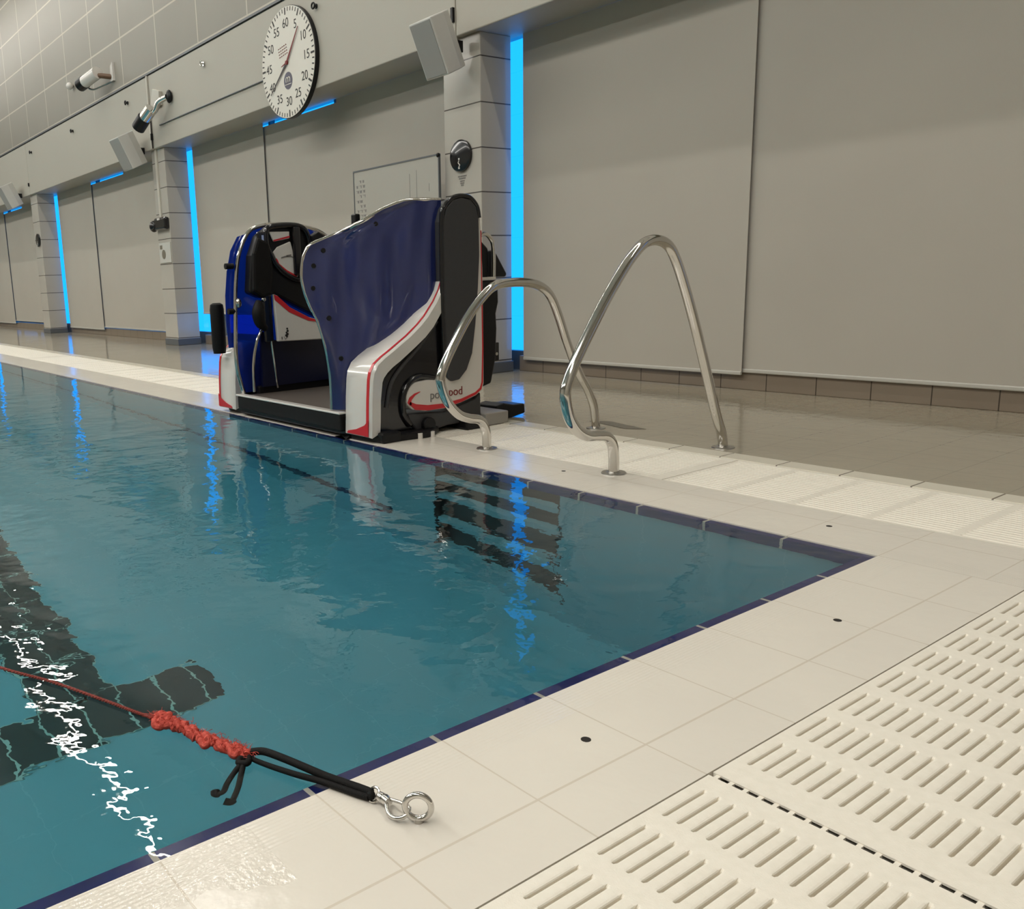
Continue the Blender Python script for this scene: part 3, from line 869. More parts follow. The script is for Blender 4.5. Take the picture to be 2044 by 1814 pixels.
# column: white shell, dark grey arched cover, black arched frame
wh = [(0.50, 1.00), (0.56, 1.115), (0.62, 1.12), (0.675, 1.09), (0.705, 1.03), (0.716, 0.80), (0.718, 0.40), (0.716, 0.22), (0.705, 0.185), (0.66, 0.16), (0.56, 0.135), (0.45, 0.118), (0.33, 0.118), (0.245, 0.135), (0.213, 0.165),
      (0.208, 0.205), (0.225, 0.245), (0.262, 0.267), (0.33, 0.272), (0.42, 0.275), (0.50, 0.285)]
sh = obj('column_shell', MB().prism(yz(wh, -2.36), (0.072, 0, 0)), 'lift_white', L, bevel=0.008)
gr = [(0.462, 0.27), (0.452, 0.60), (0.455, 1.02), (0.475, 1.085), (0.515, 1.12), (0.57, 1.133), (0.63, 1.125), (0.668, 1.09), (0.682, 1.03), (0.684, 0.86), (0.672, 0.70), (0.652, 0.52), (0.628, 0.38), (0.59, 0.30), (0.54, 0.255), (0.49, 0.25)]
obj('column_cover', MB().prism(yz(gr, -2.40), (0.125, 0, 0)), 'grey_panel', L, bevel=0.006)
fr2 = spline([(-2.285, p[0], p[1]) for p in [(0.452, 0.30), (0.446, 0.60), (0.449, 1.02), (0.472, 1.092), (0.515, 1.128), (0.57, 1.142), (0.632, 1.134), (0.676, 1.095), (0.69, 1.04)]], 6)
obj('column_frame', MB().tube(fr2, 0.012, 10), 'black_gloss', L, smooth='auto')
m = MB().prism(yz([(0.452, 0.26), (0.445, 0.60), (0.448, 1.02), (0.47, 1.095), (0.515, 1.13), (0.57, 1.142), (0.60, 1.13), (0.60, 0.30)], -2.52), (0.12, 0, 0))
obj('column_back', m, 'black_gloss', L, bevel=0.02)
# red line round the shell
rl = [(0.704, 0.98), (0.706, 0.70), (0.708, 0.40), (0.702, 0.225), (0.690, 0.195), (0.655, 0.173), (0.56, 0.148), (0.45, 0.133), (0.34, 0.134), (0.265, 0.146), (0.228, 0.170)]
def ribbon(pts, widths, x, th):
    m = MB(); V = []; fs = []
    for i, p in enumerate(pts):
        a = Vector((pts[max(i - 1, 0)][0], pts[max(i - 1, 0)][1])); b = Vector((pts[min(i + 1, len(pts) - 1)][0], pts[min(i + 1, len(pts) - 1)][1]))
        d = (b - a).normalized(); n_ = Vector((-d.y, d.x)) * widths[i] / 2
        V += [(x + th, p[0] + n_.x, p[1] + n_.y), (x + th, p[0] - n_.x, p[1] - n_.y), (x, p[0] + n_.x, p[1] + n_.y), (x, p[0] - n_.x, p[1] - n_.y)]
    for i in range(len(pts) - 1):
        a = i * 4; b = a + 4
        fs += [(a, a + 1, b + 1, b), (a + 2, b + 2, b + 3, a + 3), (a, b, b + 2, a + 2), (a + 1, a + 3, b + 3, b + 1)]
    fs += [(0, 2, 3, 1), tuple(len(V) - 4 + k for k in (0, 1, 3, 2))]
    return m.add(V, fs)
obj('red_line', ribbon(rl, [0.004, 0.005, 0.007, 0.009, 0.011, 0.013, 0.016, 0.022, 0.026, 0.028, 0.012], -2.288, 0.0025), 'lift_red', sh)
obj('red_hook', ribbon([(0.236, 0.158), (0.226, 0.172), (0.235, 0.19), (0.262, 0.208), (0.295, 0.218)], [0.012, 0.022, 0.018, 0.010, 0.002], -2.288, 0.0025), 'lift_red', sh)
text_obj('lettering', 'pool', 0.06, (-2.2865, 0.41, 0.192), (math.pi / 2, 0, math.pi / 2), 'ink_grey', sh, 0.001)
o_ = text_obj('lettering', 'pod', 0.06, (-2.2865, 0.522, 0.196), (math.pi / 2, 0, math.pi / 2), 'red_ink', sh, 0.001)
o_['label'] = 'dark red letters'
# dark plinth and feet
pl = [(0.215, 0.115), (0.45, 0.108), (0.66, 0.145), (0.70, 0.17), (0.70, 0.10), (0.67, 0.075), (0.60, 0.06), (0.40, 0.012), (0.30, 0.008), (0.22, 0.05)]
obj('plinth', MB().prism(yz([(0.225, 0.115), (0.45, 0.100), (0.66, 0.142), (0.70, 0.175), (0.70, 0.05), (0.62, 0.03), (0.48, 0.03), (0.36, 0.012), (0.28, 0.02), (0.235, 0.07)], -2.48), (0.185, 0, 0)), 'grey_panel', L, bevel=0.01)
obj('base_foot', MB().prism([(-2.47, 0.0, 0), (-2.26, 0.03, 0), (-2.22, 0.30, 0), (-2.30, 0.42, 0), (-2.47, 0.42, 0)], (0, 0, 0.035)), 'black', L, bevel=0.008)
obj('foot_wedge', MB().prism([(-2.60, -0.015, 0.0), (-2.48, -0.02, 0.0), (-2.48, 0.03, 0.035), (-2.60, 0.03, 0.0)], (0, 0.05, 0)), 'rubber', L)
obj('wheel_cover', MB().cyl((-2.30, 0.34, 0.05), (1, 0, 0), 0.038, 0.03, 20), 'black', L, bevel=0.004)
for y in (0.24, 0.315):
    obj('clamp_bolt', MB().cyl((-2.225, y, 0.0), (0, 0, 1), 0.012, 0.028, 10), 'lift_white', L)
# rear handles
obj('rear_rail', MB().tube(spline([(-2.42, 0.80, 0.955), (-2.44, 0.865, 0.972), (-2.45, 0.915, 0.955), (-2.45, 0.94, 0.90), (-2.45, 0.94, 0.75)], 6), 0.012, 10), 'steel', L, smooth='auto')
obj('rear_pad', MB().prism(yz([(0.80, 0.93), (0.87, 0.945), (0.925, 0.90), (0.925, 0.75), (0.80, 0.745)], -2.52), (0.05, 0, 0)), 'black', L, bevel=0.01)
obj('rear_bracket', MB().box(-2.50, -2.43, 0.78, 0.94, 0.738, 0.752), 'lift_white', L, bevel=0.003)
obj('folded_seat', MB().prism(yz([(0.945, 0.895), (0.965, 0.885), (1.05, 0.765), (1.04, 0.75), (0.945, 0.752)], -2.62), (0.16, 0, 0)), 'black', L, bevel=0.008)
po = obj('rear_post', MB().prism(yz([(0.72, 0.735), (0.955, 0.735), (0.958, 0.62), (0.94, 0.56), (0.945, 0.48), (0.935, 0.32), (0.90, 0.19), (0.72, 0.15)], -2.50), (0.07, 0, 0)), 'black', L, bevel=0.01)
obj('latch_box', MB().box(-2.50, -2.44, 0.925, 0.968, 0.305, 0.405), 'black_gloss', po, bevel=0.004)
obj('latch_pin', MB().cyl((-2.44, 0.945, 0.345), (1, 0, 0), 0.009, 0.006, 10), 'steel', po)
# brake pedal and grey arm
obj('brake_arm', MB().box(-2.52, -2.26, 0.70, 0.86, 0.0, 0.065), simple('grey_cast_arm', srgb(150, 146, 140), 0.45), L, bevel=0.006)
obj('brake_pedal', MB().prism([(-2.52, 0.87, 0.0), (-2.52, 0.87, 0.075), (-2.52, 0.93, 0.085), (-2.52, 1.00, 0.07), (-2.52, 1.08, 0.068), (-2.52, 1.085, 0.015), (-2.52, 0.98, 0.0)], (0.16, 0, 0)), 'black', L, bevel=0.008)
obj('rear_caster', MB().cyl((-3.55, 0.85, 0.05), (1, 0, 0), 0.05, 0.03, 20), 'rubber', L)
obj('caster_arm', MB().box(-3.60, -3.56, 0.62, 0.88, 0.04, 0.09), 'black', L, bevel=0.006)

# ------------------------------------------------------------------ pace clock
CC = Vector((-6.66, YB, 2.82)); CR = 0.5
K = thing('pace_clock', (CC.x, YB, CC.z), 'large round white pace clock with black minute numbers on the beam', 'clock')
yf = YB - 0.045
obj('case', MB().tube([(CC.x, YB - .001, CC.z), (CC.x, yf + .006, CC.z), (CC.x, yf, CC.z)], [CR, CR, CR - 0.008], 72), 'black', K)
obj('dial', MB().cyl((CC.x, yf, CC.z), (0, -1, 0), CR - 0.006, 0.003, 72), 'clock_face', K)
m = MB()
for k in range(60):
    a = 2 * math.pi * k / 60
    r0, r1, w = (0.425, 0.488, 0.009) if k % 5 == 0 else (0.45, 0.486, 0.0055)
    dx, dz = math.sin(a), math.cos(a)
    px_, pz_ = dz, -dx
    q = [(CC.x + dx * r + px_ * w * s, yf - 0.0035, CC.z + dz * r + pz_ * w * s) for r, s in ((r0, -1), (r1, -1), (r1, 1), (r0, 1))]
    m.prism(q, (0, -0.001, 0))
obj('minute_marks', m, 'ink', K)
nums = []
for k in range(1, 13):
    a = 2 * math.pi * k / 12
    text_obj('numeral', str(5 * k), 0.115, (CC.x + 0.35 * math.sin(a), yf - 0.004, CC.z + 0.35 * math.cos(a)), (math.pi / 2, 0, 0), 'ink', K, 0.0005)
a = math.atan2(0.25, 0.27)
tipR = Vector((CC.x + 0.235, yf - 0.012, CC.z + 0.27)); tipB = Vector((CC.x - 0.33, yf - 0.012, CC.z - 0.24))
d_ = (tipR - CC); 
def hand(nm, tip, mat, w):
    c0 = Vector((CC.x, yf - 0.012, CC.z)); d = (tip - c0).normalized(); p = Vector((d.z, 0, -d.x)) * w
    return obj(nm, MB().prism([c0 - p, tip - p * 0.35, tip + p * 0.35, c0 + p], (0, -0.003, 0)), mat, K)
hand('red_hand', tipR, 'red_ink', 0.012)
hand('black_hand', tipB, 'black', 0.011)
hand('short_red_hand', Vector((CC.x - 0.10, yf - 0.012, CC.z - 0.02)), 'red_ink', 0.008)
obj('hub', MB().cyl((CC.x, yf, CC.z), (0, -1, 0), 0.018, 0.02, 16), 'red_ink', K)
m = MB()
for r_ in range(4):
    for q in range(5):
        x_ = CC.x - 0.16 + q * 0.034 + r_ * 0.006; z_ = CC.z + 0.145 - r_ * 0.026 + q * 0.004
        m.tube([(x_, yf - .004, z_), (x_ + .012, yf - .004, z_ + .009), (x_ + .022, yf - .004, z_ + .002)], 0.0028, 5)
obj('red_lettering', m, 'red_ink', K)
lg = obj('oval_emblem', MB().tube([(CC.x, yf - .003, CC.z - .16), (CC.x, yf - .005, CC.z - .16)], 0.078, 32), 'slate', K)
m = MB().tube(spline([(CC.x - .035, yf - .006, CC.z - .175), (CC.x - .035, yf - .006, CC.z - .14), (CC.x - .018, yf - .006, CC.z - .13), (CC.x, yf - .006, CC.z - .145), (CC.x, yf - .006, CC.z - .175), (CC.x + .002, yf - .006, CC.z - .14), (CC.x + .02, yf - .006, CC.z - .13), (CC.x + .036, yf - .006, CC.z - .145), (CC.x + .036, yf - .006, CC.z - .175)], 4), 0.005, 6)
m.box(CC.x - .06, CC.x + .06, yf - .007, yf - .005, CC.z - .196, CC.z - .190)
obj('emblem_glyph', m, 'clock_face', lg)

# ------------------------------------------------------------------ loudspeakers at the pillars
def speaker(c, label, w=0.26, h=0.42, d=0.24, tilt=24, yaw=0):
    o = thing('wall_speaker', (c[0], YB, c[2]), label, 'speaker', 'pale box loudspeakers on the beam')
    Rm = Matrix.Rotation(math.radians(yaw), 4, 'Z') @ Matrix.Rotation(math.radians(tilt), 4, 'X')
    # tilt: top leans out towards the pool
    def T(mb):
        mb.v = [tuple(Vector(c) + (Rm @ Vector(p))) for p in mb.v]; return mb
    m = MB().prism([(-w / 2, -d / 2, -h / 2), (w / 2, -d / 2, -h / 2), (w / 2, d * 0.1, -h / 2), (w / 2 - .04, d / 2, -h / 2 + .0), (-w / 2 + .04, d / 2, -h / 2 + .0), (-w / 2, d * .1, -h / 2)], (0, 0, h))
    obj('cabinet', T(m), 'speaker', o, bevel=0.008)
    obj('grille', T(MB().box(-w / 2 + .012, w / 2 - .012, -d / 2 - .004, -d / 2 - .0005, -h / 2 + .012, h / 2 - .012)), simple('grey_speaker_grille', srgb(150, 150, 146), 0.7), o, bevel=0.004)
    obj('bracket', MB().box(c[0] - .02, c[0] + .02, c[1] + 0.02, YB + .0, c[2] - .03, c[2] + .05), 'black', o)
    return o
speaker((-4.22, 2.085, 2.42), 'pale box loudspeaker above the right hand pillar, nearest and largest', h=0.40, w=0.25, d=0.22)
speaker((-10.52, 2.09, 2.52), 'pale box loudspeaker above the middle pillar with the black box', h=0.42, w=0.34, d=0.24)
speaker((-16.7, 2.09, 2.54), 'pale box loudspeaker at the far left pillar, smallest in view', h=0.42, w=0.34, d=0.24)

# ------------------------------------------------------------------ hooks on the beam
for i, x in enumerate((-15.74, -13.34, -10.95, -8.56, -6.18, -3.8)):
    labs = ['small dark eyebolt on the beam, farthest left', 'small dark eyebolt on the beam above the left slit of blue light', 'small dark eyebolt on the beam left of the vertical joint',
            'shiny chrome eyebolt on the beam left of the pace clock', 'dark eyebolt on the beam up right of the pace clock', 'eyebolt on the beam above the frame']
    o = thing('wall_eyebolt', (x, YB, 3.205), labs[i], 'eyebolt', 'eyebolts along the beam')
    mt = 'steel' if i == 3 else 'black'
    m = MB().cyl((x, YB, 3.205), (0, -1, 0), 0.022, 0.012, 12)
    m.tube([(x + 0.024 * math.cos(t_), YB - .036, 3.205 + 0.024 * math.sin(t_)) for t_ in [2 * math.pi * k / 14 for k in range(14)]], 0.008, 8, closed=True)
    obj('ring', m, mt, o, smooth='auto')
    obj('shank', MB().cyl((x, YB - .005, 3.205), (0, -1, 0), 0.008, 0.02, 8), mt, o)

# ------------------------------------------------------------------ cameras and sensors on the wall
o = thing('security_camera', (-11.95, YP, 3.72), 'white bullet camera with a dark front on the block wall above the ledge', 'camera')
obj('wall_plate', MB().prism([(-11.62, YP + .01, 3.60), (-11.50, YP + .01, 3.60), (-11.50, YP + .01, 3.84), (-11.58, YP + .01, 3.80)], (0, -0.03, 0)), 'lift_white', o)
obj('bracket_arm', MB().tube([(-11.58, YP, 3.66), (-11.66, YP - .12, 3.68), (-11.80, YP - .18, 3.70)], 0.035, 10), 'brown', o, smooth='auto')
bd = obj('camera_body', MB().tube([(-11.70, YP - .16, 3.73), (-12.02, YP - .24, 3.66)], 0.085, 16), 'lift_white', o, smooth='auto')
obj('lens_hood', MB().tube([(-12.02, YP - .24, 3.66), (-12.14, YP - .27, 3.634)], 0.09, 16), 'black', bd, smooth='auto')
obj('cable_loop', MB().tube(spline([(-11.60, YP - .01, 3.60), (-11.75, YP - .1, 3.56), (-11.95, YP - .15, 3.55), (-12.05, YP - .18, 3.58)], 5), 0.012, 8), 'steel_dull', o, smooth='auto')
o = thing('ball_sensor', (-13.30, YP, 3.86), 'small white ball sensor left of the bullet camera', 'sensor')
obj('dome', MB().sphere((-13.30, YP - .05, 3.86), 0.055, 14), 'lift_white', o, smooth=True)
obj('stem', MB().cyl((-13.30, YP + .005, 3.86), (0, -1, 0), 0.02, 0.04, 10), 'brown', o)
o = thing('security_camera', (-9.75, YB, 2.95), 'dark camera hanging from a bent chrome arm beside the vertical beam joint', 'camera')
obj('wall_mount', MB().sphere((-9.52, YB - .03, 3.03), 0.06, 12, (1, .6, 1.3)), 'black', o, smooth=True)
obj('bent_arm', MB().tube(spline([(-9.52, YB - .06, 3.02), (-9.64, YB - .12, 2.98), (-9.70, YB - .14, 2.90), (-9.80, YB - .15, 2.87)], 5), 0.035, 10), 'steel', o, smooth='auto')
bd = obj('camera_body', MB().tube([(-9.78, YB - .16, 2.92), (-9.93, YB - .22, 2.80)], 0.075, 14), 'steel', o, smooth='auto')
obj('lens_hood', MB().tube([(-9.90, YB - .21, 2.83), (-10.03, YB - .25, 2.73)], 0.085, 14), 'black', bd, smooth='auto')
o = thing('bracket_plate', (-9.95, YB, 3.05), 'translucent white wedge plate beside the beam joint, above the dark camera', 'bracket')
obj('plate', MB().prism([(-10.10, YB, 2.98), (-9.98, YB, 3.20), (-9.78, YB, 3.14), (-9.80, YB, 2.98)], (0, -0.05, 0)), 'conduit', o, bevel=0.006)
# conduit down the middle pillar, thin cable on the beam
o = thing('cable_conduit', (-10.22, YB, 1.6), 'white cable conduit running down the middle pillar to the black box', 'conduit')
obj('pipe', MB().box(-10.235, -10.205, YB - .02, YB + .0, 2.52, 3.40), 'conduit', o)
obj('pipe', MB().box(-10.26, -10.20, YP - .02, YP, 1.66, 2.515), 'conduit', o)
m = MB().box(-10.20, -10.18, YB - .03, YB, 2.62, 2.70)
m.tube([(-10.19, YB - .012, 2.95), (-10.185, YB - .014, 2.70), (-10.19, YB - .012, 2.52)], 0.007, 6)
obj('cable_clip', m, 'black', o)
for i, x in enumerate((-4.30, -16.12)):
    o = obj('joint_clip', MB().box(x - .012, x + .012, YB - .022, YB, 2.66 - .04 * (i == 0), 2.72), 'black', loc=(x, YB, 2.66))
    tag(o, ['tiny dark clip on the beam joint beside the nearest loudspeaker', 'tiny dark clip on the beam joint beside the farthest loudspeaker'][i], 'clip', 'clips on the beam joints')
o = obj('beam_cable', MB().tube([(-9.92, YB - .008, 2.765), (-8.6, YB - .008, 2.768), (-7.17, YB - .008, 2.77)], 0.008, 8), 'tan_sill', loc=(-8.5, YB, 2.76))
tag(o, 'thin grey cable running along the beam up to the pace clock', 'cable')

# ------------------------------------------------------------------ devices and signs on the pillars
o = thing('alarm_box', (-10.2, YP, 1.58), 'black glossy device box on the middle pillar under the conduit', 'wall box')
obj('housing', MB().box(-10.36, -9.985, YP - .07, YP, 1.50, 1.66), 'black_gloss', o, bevel=0.03, seg=3)
obj('dome_lens', MB().sphere((-10.40, YP - .05, 1.56), 0.075, 14, (0.8, 0.8, 1)), 'black_gloss', o, smooth=True)
obj('badge', MB().box(-10.22, -10.14, YP - .074, YP - .068, 1.625, 1.65), 'lift_white', o)
o = thing('notice_plate', (-10.19, YP, 1.2), 'small clear framed notice on the middle pillar below the black box', 'sign')
obj('plate', MB().box(-10.37, -10.0, YP - .014, YP, 1.08, 1.34), simple('clear_acrylic_plate', srgb(196, 196, 190), 0.08), o, bevel=0.004)
m = MB().cyl((-10.22, YP - .014, 1.19), (0, -1, 0), 0.06, 0.003, 18)
m.box(-10.33, -10.26, YP - .018, YP - .014, 1.26, 1.31)
obj('printed_symbol', m, simple('grey_brown_print', srgb(112, 106, 92), 0.5), o)
for i, (x, z, lab) in enumerate(((-4.286, 1.67, 'round black sign with a small white figure on the nearest pillar'), (-16.06, 1.70, 'round dark sign on the far left pillar'))):
    o = thing('round_sign', (x, YP, z), lab, 'sign', 'round black signs on the pillars')
    obj('disc', MB().tube([(x, YP, z), (x, YP - .022, z), (x, YP - .03, z)], [0.118, 0.118, 0.10], 40), 'black_gloss', o, smooth='auto')
    m = MB().cyl((x, YP - .031, z - .025), (0, -1, 0), 0.008, 0.002, 10)
    m.tube([(x, YP - .031, z - .036), (x - .010, YP - .031, z - .052), (x + .008, YP - .031, z - .07), (x - .006, YP - .031, z - .09)], 0.0045, 6)
    m.box(x - .008, x + .008, YP - .033, YP - .031, z - .098, z - .088)
    obj('white_figure', m, 'lift_white', o)
    if i == 0:
        m = MB()
        for (dz, n_, w_) in ((-0.150, 5, .016), (-0.166, 4, .016), (-0.186, 3, .014), (-0.202, 3, .012), (-.216, 2, .012)):
            for q in range(n_):
                xx = x + (q - (n_ - 1) / 2) * (w_ + .004)
                m.box(xx - w_ / 2, xx + w_ / 2, YP - .0025, YP - .0005, z + dz - .005, z + dz + .005)
        obj('caption', m, 'ink_grey', o)

# ------------------------------------------------------------------ whiteboard behind the lift
o = thing('whiteboard', (-5.08, 2.3, 0), 'pale wheeled whiteboard with faint notes behind the pool lift', 'whiteboard')
yb_ = 2.29
bd = obj('board', MB().box(-5.67, -4.50, yb_, yb_ + .012, 0.95, 1.70), simple('whiteboard_face', srgb(172, 170, 162), 0.2), o)
m = MB().box(-5.68, -4.49, yb_ - .004, yb_ + .016, 1.70, 1.712)
m.box(-5.68, -5.67, yb_ - .004, yb_ + .016, 0.95, 1.70)
m.box(-4.50, -4.49, yb_ - .004, yb_ + .016, 0.95, 1.70)
m.box(-5.68, -4.49, yb_ - .03, yb_ + .016, 0.93, 0.95)
obj('frame', m, 'tan_sill', o)
obj('corner_cap', MB().sphere((-4.50, yb_, 1.70), 0.018, 10), 'black', o)
for x in (-5.45, -4.72):
    lg_ = obj('leg', MB().box(x - .015, x + .015, yb_ + .016, yb_ + .046, 0.06, 1.5), 'tan_sill', o)
    obj('foot', MB().box(x - .02, x + .02, yb_ - .25, yb_ + .052, 0.03, 0.06), 'tan_sill', lg_)
    for yy in (-.22, 0.03):
        obj('caster', MB().cyl((x - .012, yb_ + yy, 0.026), (1, 0, 0), 0.026, 0.024, 14), 'rubber', lg_)
random.seed(3)
m = MB()
for r_ in range(13):
    z = 1.62 - r_ * 0.042
    for q in range(3):
        if random.random() < .25: continue
        x_ = -5.64 + q * 0.05; w_ = random.uniform(.02, .045)
        m.box(x_, x_ + w_, yb_ - .001, yb_ - .0002, z, z + .004)
        m.box(x_ + w_ * random.random() * .8, x_ + w_ * .8 + .004, yb_ - .001, yb_ - .0002, z - .018, z)
for (x_, z0, z1) in ((-4.78, 1.36, 1.62), (-4.87, 1.40, 1.60), (-4.62, 1.44, 1.50), (-4.76, 1.34, 1.38)):
    m.box(x_, x_ + .004, yb_ - .001, yb_ - .0002, z0, z1)
obj('handwritten_notes', m, 'ink_grey', bd)

# ------------------------------------------------------------------ eyebolt, snap hook, bungee and red rope
E_ = thing('eyebolt', (0.148, -1.665, 0.0), 'steel ring eyebolt screwed into the near coping, holding the snap hook', 'eyebolt')
rc = Vector((0.150, -1.662, 0.0235))
dirE = Vector((0.68, 0.73, 0)).normalized()      # ring plane direction
ring = [rc + dirE * (0.0185 * math.cos(t_)) + Vector((0, 0, 1)) * (0.0185 * math.sin(t_)) for t_ in [2 * math.pi * k / 40 for k in range(40)]]
obj('ring', MB().tube(ring, 0.0047, 14, closed=True), 'steel', E_, smooth='auto')
obj('shank', MB().cyl((rc.x, rc.y, 0.0), (0, 0, 1), 0.007, 0.006, 16, 0.006), 'steel_dull', E_, smooth='auto')

S_ = thing('snap_hook', (0.10, -1.675, 0.0), 'small chrome swivel snap hook between the eyebolt and black bungee', 'snap hook')
hp = spline([(0.098, -1.680, 0.012), (0.108, -1.6865, 0.010), (0.120, -1.691, 0.0075), (0.131, -1.688, 0.0065), (0.139, -1.680, 0.009), (0.1405, -1.672, 0.014), (0.136, -1.667, 0.0175)], 6)
obj('hook', MB().tube(hp, [0.0036 if k < 12 else 0.0031 for k in range(len(hp))], 10), 'steel', S_, smooth='auto')
obj('gate', MB().tube([(0.101, -1.675, 0.016), (0.118, -1.671, 0.0185), (0.135, -1.667, 0.0185)], 0.0026, 10), 'steel', S_, smooth='auto')
obj('hook_body', MB().tube([(0.086, -1.6775, 0.012), (0.092, -1.678, 0.0125), (0.103, -1.679, 0.0135)], [0.0058, 0.0082, 0.0062], 12), 'steel', S_, smooth='auto')
obj('swivel', MB().tube([(0.077, -1.679, 0.0115), (0.080, -1.6788, 0.0115), (0.086, -1.678, 0.012), (0.089, -1.678, 0.012)], [0.0056, 0.0074, 0.0074, 0.0052], 14), 'steel', S_, smooth='auto')
eye = [Vector((0.070, -1.682, 0.011)) + Vector((1, 0.25, 0)).normalized() * (0.0095 * math.cos(t_)) + Vector((-0.1, .4, .6)).normalized() * (0.0105 * math.sin(t_)) for t_ in [2 * math.pi * k / 24 for k in range(24)]]
obj('swivel_eye', MB().tube(eye, 0.0021, 8, closed=True), 'steel', S_, smooth='auto')

def wig(pts, k, amp, seed):
    random.seed(seed)
    P = spline(pts, k)
    return [p + Vector((random.uniform(-amp, amp), random.uniform(-amp, amp), random.uniform(-amp, amp) * .5)) for p in P]
def twist(path, R0, r, turns, ph, n=8):
    """a strand wound round a path"""
    P = [Vector(p) for p in path]; out = []
    for i, p in enumerate(P):
        d = (P[min(i + 1, len(P) - 1)] - P[max(i - 1, 0)]).normalized()
        N = d.cross(Vector((0, 0, 1))).normalized(); B = d.cross(N)
        a = ph + turns * 2 * math.pi * i / (len(P) - 1)
        out.append(p + (N * math.cos(a) + B * math.sin(a)) * R0)
    return out
Bc = thing('bungee_cord', (0.0, -1.72, 0.0), 'doubled black bungee cord crossing the navy pool edge to the snap hook', 'cord')
topp = spline([(0.066, -1.683, 0.0125), (0.045, -1.690, 0.0125), (0.022, -1.6975, 0.0115), (-0.018, -1.713, 0.012), (-0.058, -1.727, 0.014), (-0.105, -1.741, 0.014), (-0.140, -1.752, 0.012), (-0.158, -1.765, 0.008)], 10)
lowp = spline([(0.066, -1.688, 0.0075), (0.045, -1.697, 0.0065), (0.022, -1.706, 0.0065), (-0.018, -1.722, 0.0065), (-0.058, -1.740, 0.005), (-0.105, -1.757, 0.003), (-0.140, -1.768, 0.002), (-0.158, -1.772, 0.003)], 10)
obj('strand', MB().tube(topp, 0.0062, 12), 'bungee', Bc, smooth='auto')
obj('strand', MB().tube(lowp, [0.0060 - 0.0022 * (i / len(lowp)) for i in range(len(lowp))], 12), 'bungee', Bc, smooth='auto')
loop = [Vector((0.068, -1.6855, 0.010)) + Vector((0.6, -1, 0)).normalized() * (0.004 * math.cos(t_)) + Vector((0, 0, 1)) * (0.005 * math.sin(t_)) for t_ in [math.pi * (k / 8) - math.pi / 2 for k in range(9)]]
obj('loop_end', MB().sphere((0.067, -1.6855, 0.0100), 0.0075, 14, (1, .9, 1)), 'bungee', Bc, smooth=True)
kn = wig([(-0.152, -1.772, 0.0), (-0.160, -1.784, 0.002), (-0.150, -1.792, 0.001), (-0.140, -1.782, 0.003), (-0.152, -1.774, 0.004)], 6, 0.0008, 2)
obj('knot', MB().tube(kn, 0.0055, 10), 'bungee', Bc, smooth='auto')
for tl in ([(-0.150, -1.785, 0.0), (-0.140, -1.805, -0.004), (-0.122, -1.828, -0.010), (-0.108, -1.842, -0.014), (-0.112, -1.852, -0.018), (-0.120, -1.850, -0.018)],
           [(-0.146, -1.787, 0.0), (-0.126, -1.802, -0.006), (-0.106, -1.817, -0.014), (-0.090, -1.832, -0.020), (-0.082, -1.842, -0.022), (-0.088, -1.850, -0.020)]):
    p = spline(tl, 6)
    obj('loose_end', MB().tube(p, [0.0050 + 0.0026 * (i > len(p) * .68) for i in range(len(p))], 10), 'bungee', Bc, smooth='auto')

Rr = thing('red_rope', (-0.25, -1.80, 0.0), 'frayed knotted red rope floating on the water, tied to the black bungee', 'rope')
core = spline([(-0.157, -1.772, 0.003), (-0.180, -1.777, 0.004), (-0.205, -1.788, 0.003), (-0.235, -1.796, 0.003), (-0.265, -1.808, 0.004), (-0.295, -1.815, 0.005), (-0.325, -1.824, 0.006), (-0.345, -1.834, 0.008), (-0.362, -1.840, 0.006), (-0.380, -1.843, 0.003)], 10)
nC = len(core)
for j in range(3):
    pth = twist(core, 0.0052, 0.006, 3.6, j * 2 * math.pi / 3)
    random.seed(40 + j)
    pth = [p + Vector((random.uniform(-1, 1), random.uniform(-1, 1), random.uniform(-.5, .5))) * 0.0011 for p in pth]
    rs = [0.0060 + 0.0018 * math.sin(i * 0.55 + j) + 0.0012 * math.sin(i * 1.7 + 2 * j) for i in range(nC)]
    obj('strand', MB().tube(pth, rs, 9), 'red_rope', Rr, smooth='auto')
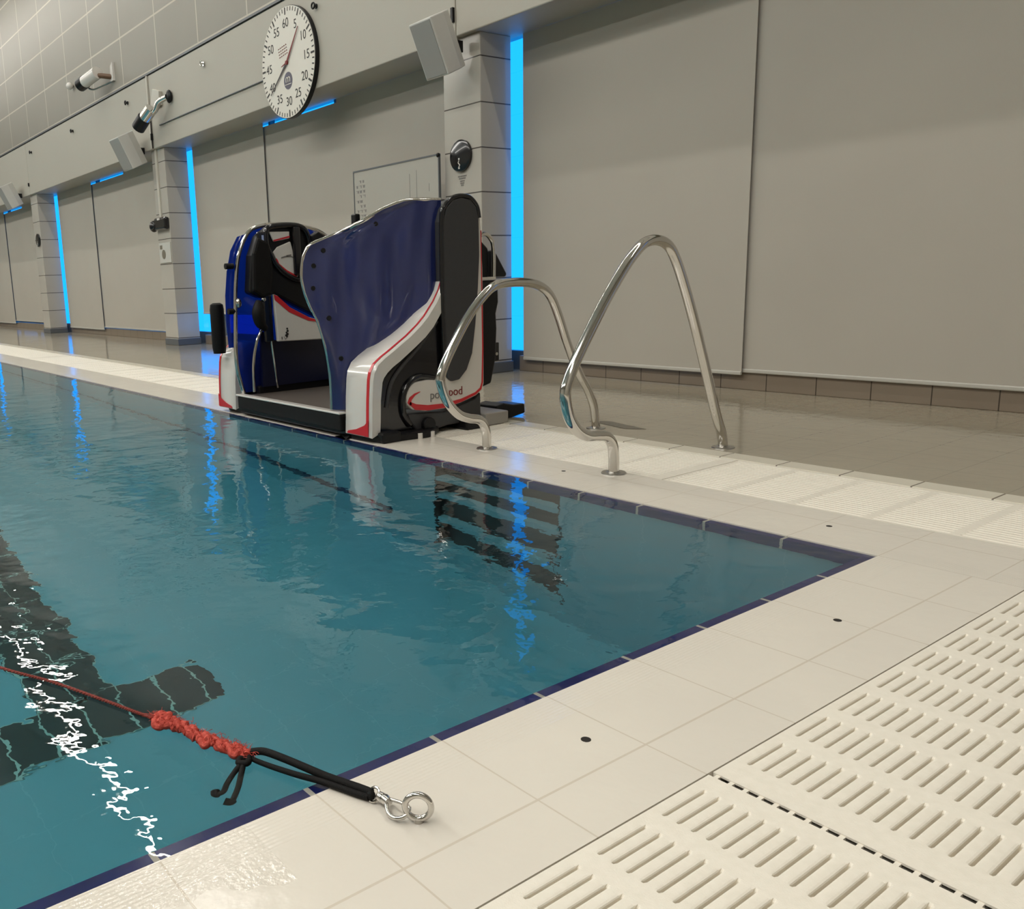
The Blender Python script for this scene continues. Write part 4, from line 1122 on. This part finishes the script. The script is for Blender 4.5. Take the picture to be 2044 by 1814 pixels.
for (c_, r_, s1) in (((-0.345, -1.832, 0.008), 0.014, 1), ((-0.352, -1.844, 0.006), 0.012, 2), ((-0.360, -1.832, 0.011), 0.010, 5), ((-0.246, -1.806, 0.002), 0.010, 3), ((-0.182, -1.782, 0.005), 0.010, 4)):
    random.seed(s1)
    m = MB()
    q = [Vector(c_) + Vector((math.cos(t_) * r_ * random.uniform(.8, 1.1), math.sin(t_) * r_ * .8 * random.uniform(.8, 1.1), math.sin(2 * t_) * .003)) for t_ in [2 * math.pi * k / 9 for k in range(9)]]
    m.tube(spline(q, 5, True), 0.0062, 9, closed=True)
    m.sphere(c_, r_ * .75, 10)
    obj('knot', m, 'red_rope', Rr, smooth='auto')
random.seed(11)
m = MB()
for k in range(420):
    p = Vector(core[random.randrange(nC)]) + Vector((random.uniform(-.009, .009), random.uniform(-.009, .009), random.uniform(0, .009)))
    q = p + Vector((random.uniform(-.016, .016), random.uniform(-.012, .012), random.uniform(-.002, .007)))
    md = (p + q) / 2 + Vector((random.uniform(-.003, .003), random.uniform(-.003, .003), random.uniform(0, .003)))
    m.tube([p, md, q], 0.00045, 4, caps=False)
obj('loose_fibres', m, 'red_rope', Rr)['kind'] = 'stuff'
long_ = spline([(-0.378, -1.843, 0.003), (-0.42, -1.857, 0.0005), (-0.524, -1.8935, 0.0), (-0.664, -1.947, 0.0), (-0.80, -2.0105, 0.0), (-1.1, -2.13, 0.0), (-1.6, -2.34, 0.0), (-2.4, -2.66, 0.0)], 30)
for j in range(2):
    obj('thin_line', MB().tube(twist(long_, 0.0016, 0.002, 150, j * math.pi), 0.0022, 7), 'red_line', Rr, smooth='auto')

# wet leaf-like specks on the far deck
o = obj('floor_plate', MB().prism([(-1.98, 1.17, 0.0002), (-1.70, 1.10, 0.0002), (-1.62, 1.16, 0.0002), (-1.90, 1.23, 0.0002)], (0, 0, 0.0015)), simple('dark_deck_drain_plate', srgb(98, 92, 80), 0.3, var=0.3, vs=30), loc=(-1.8, 1.16, 0))
tag(o, 'thin dark floor plate in the deck just behind the handrails', 'floor plate')
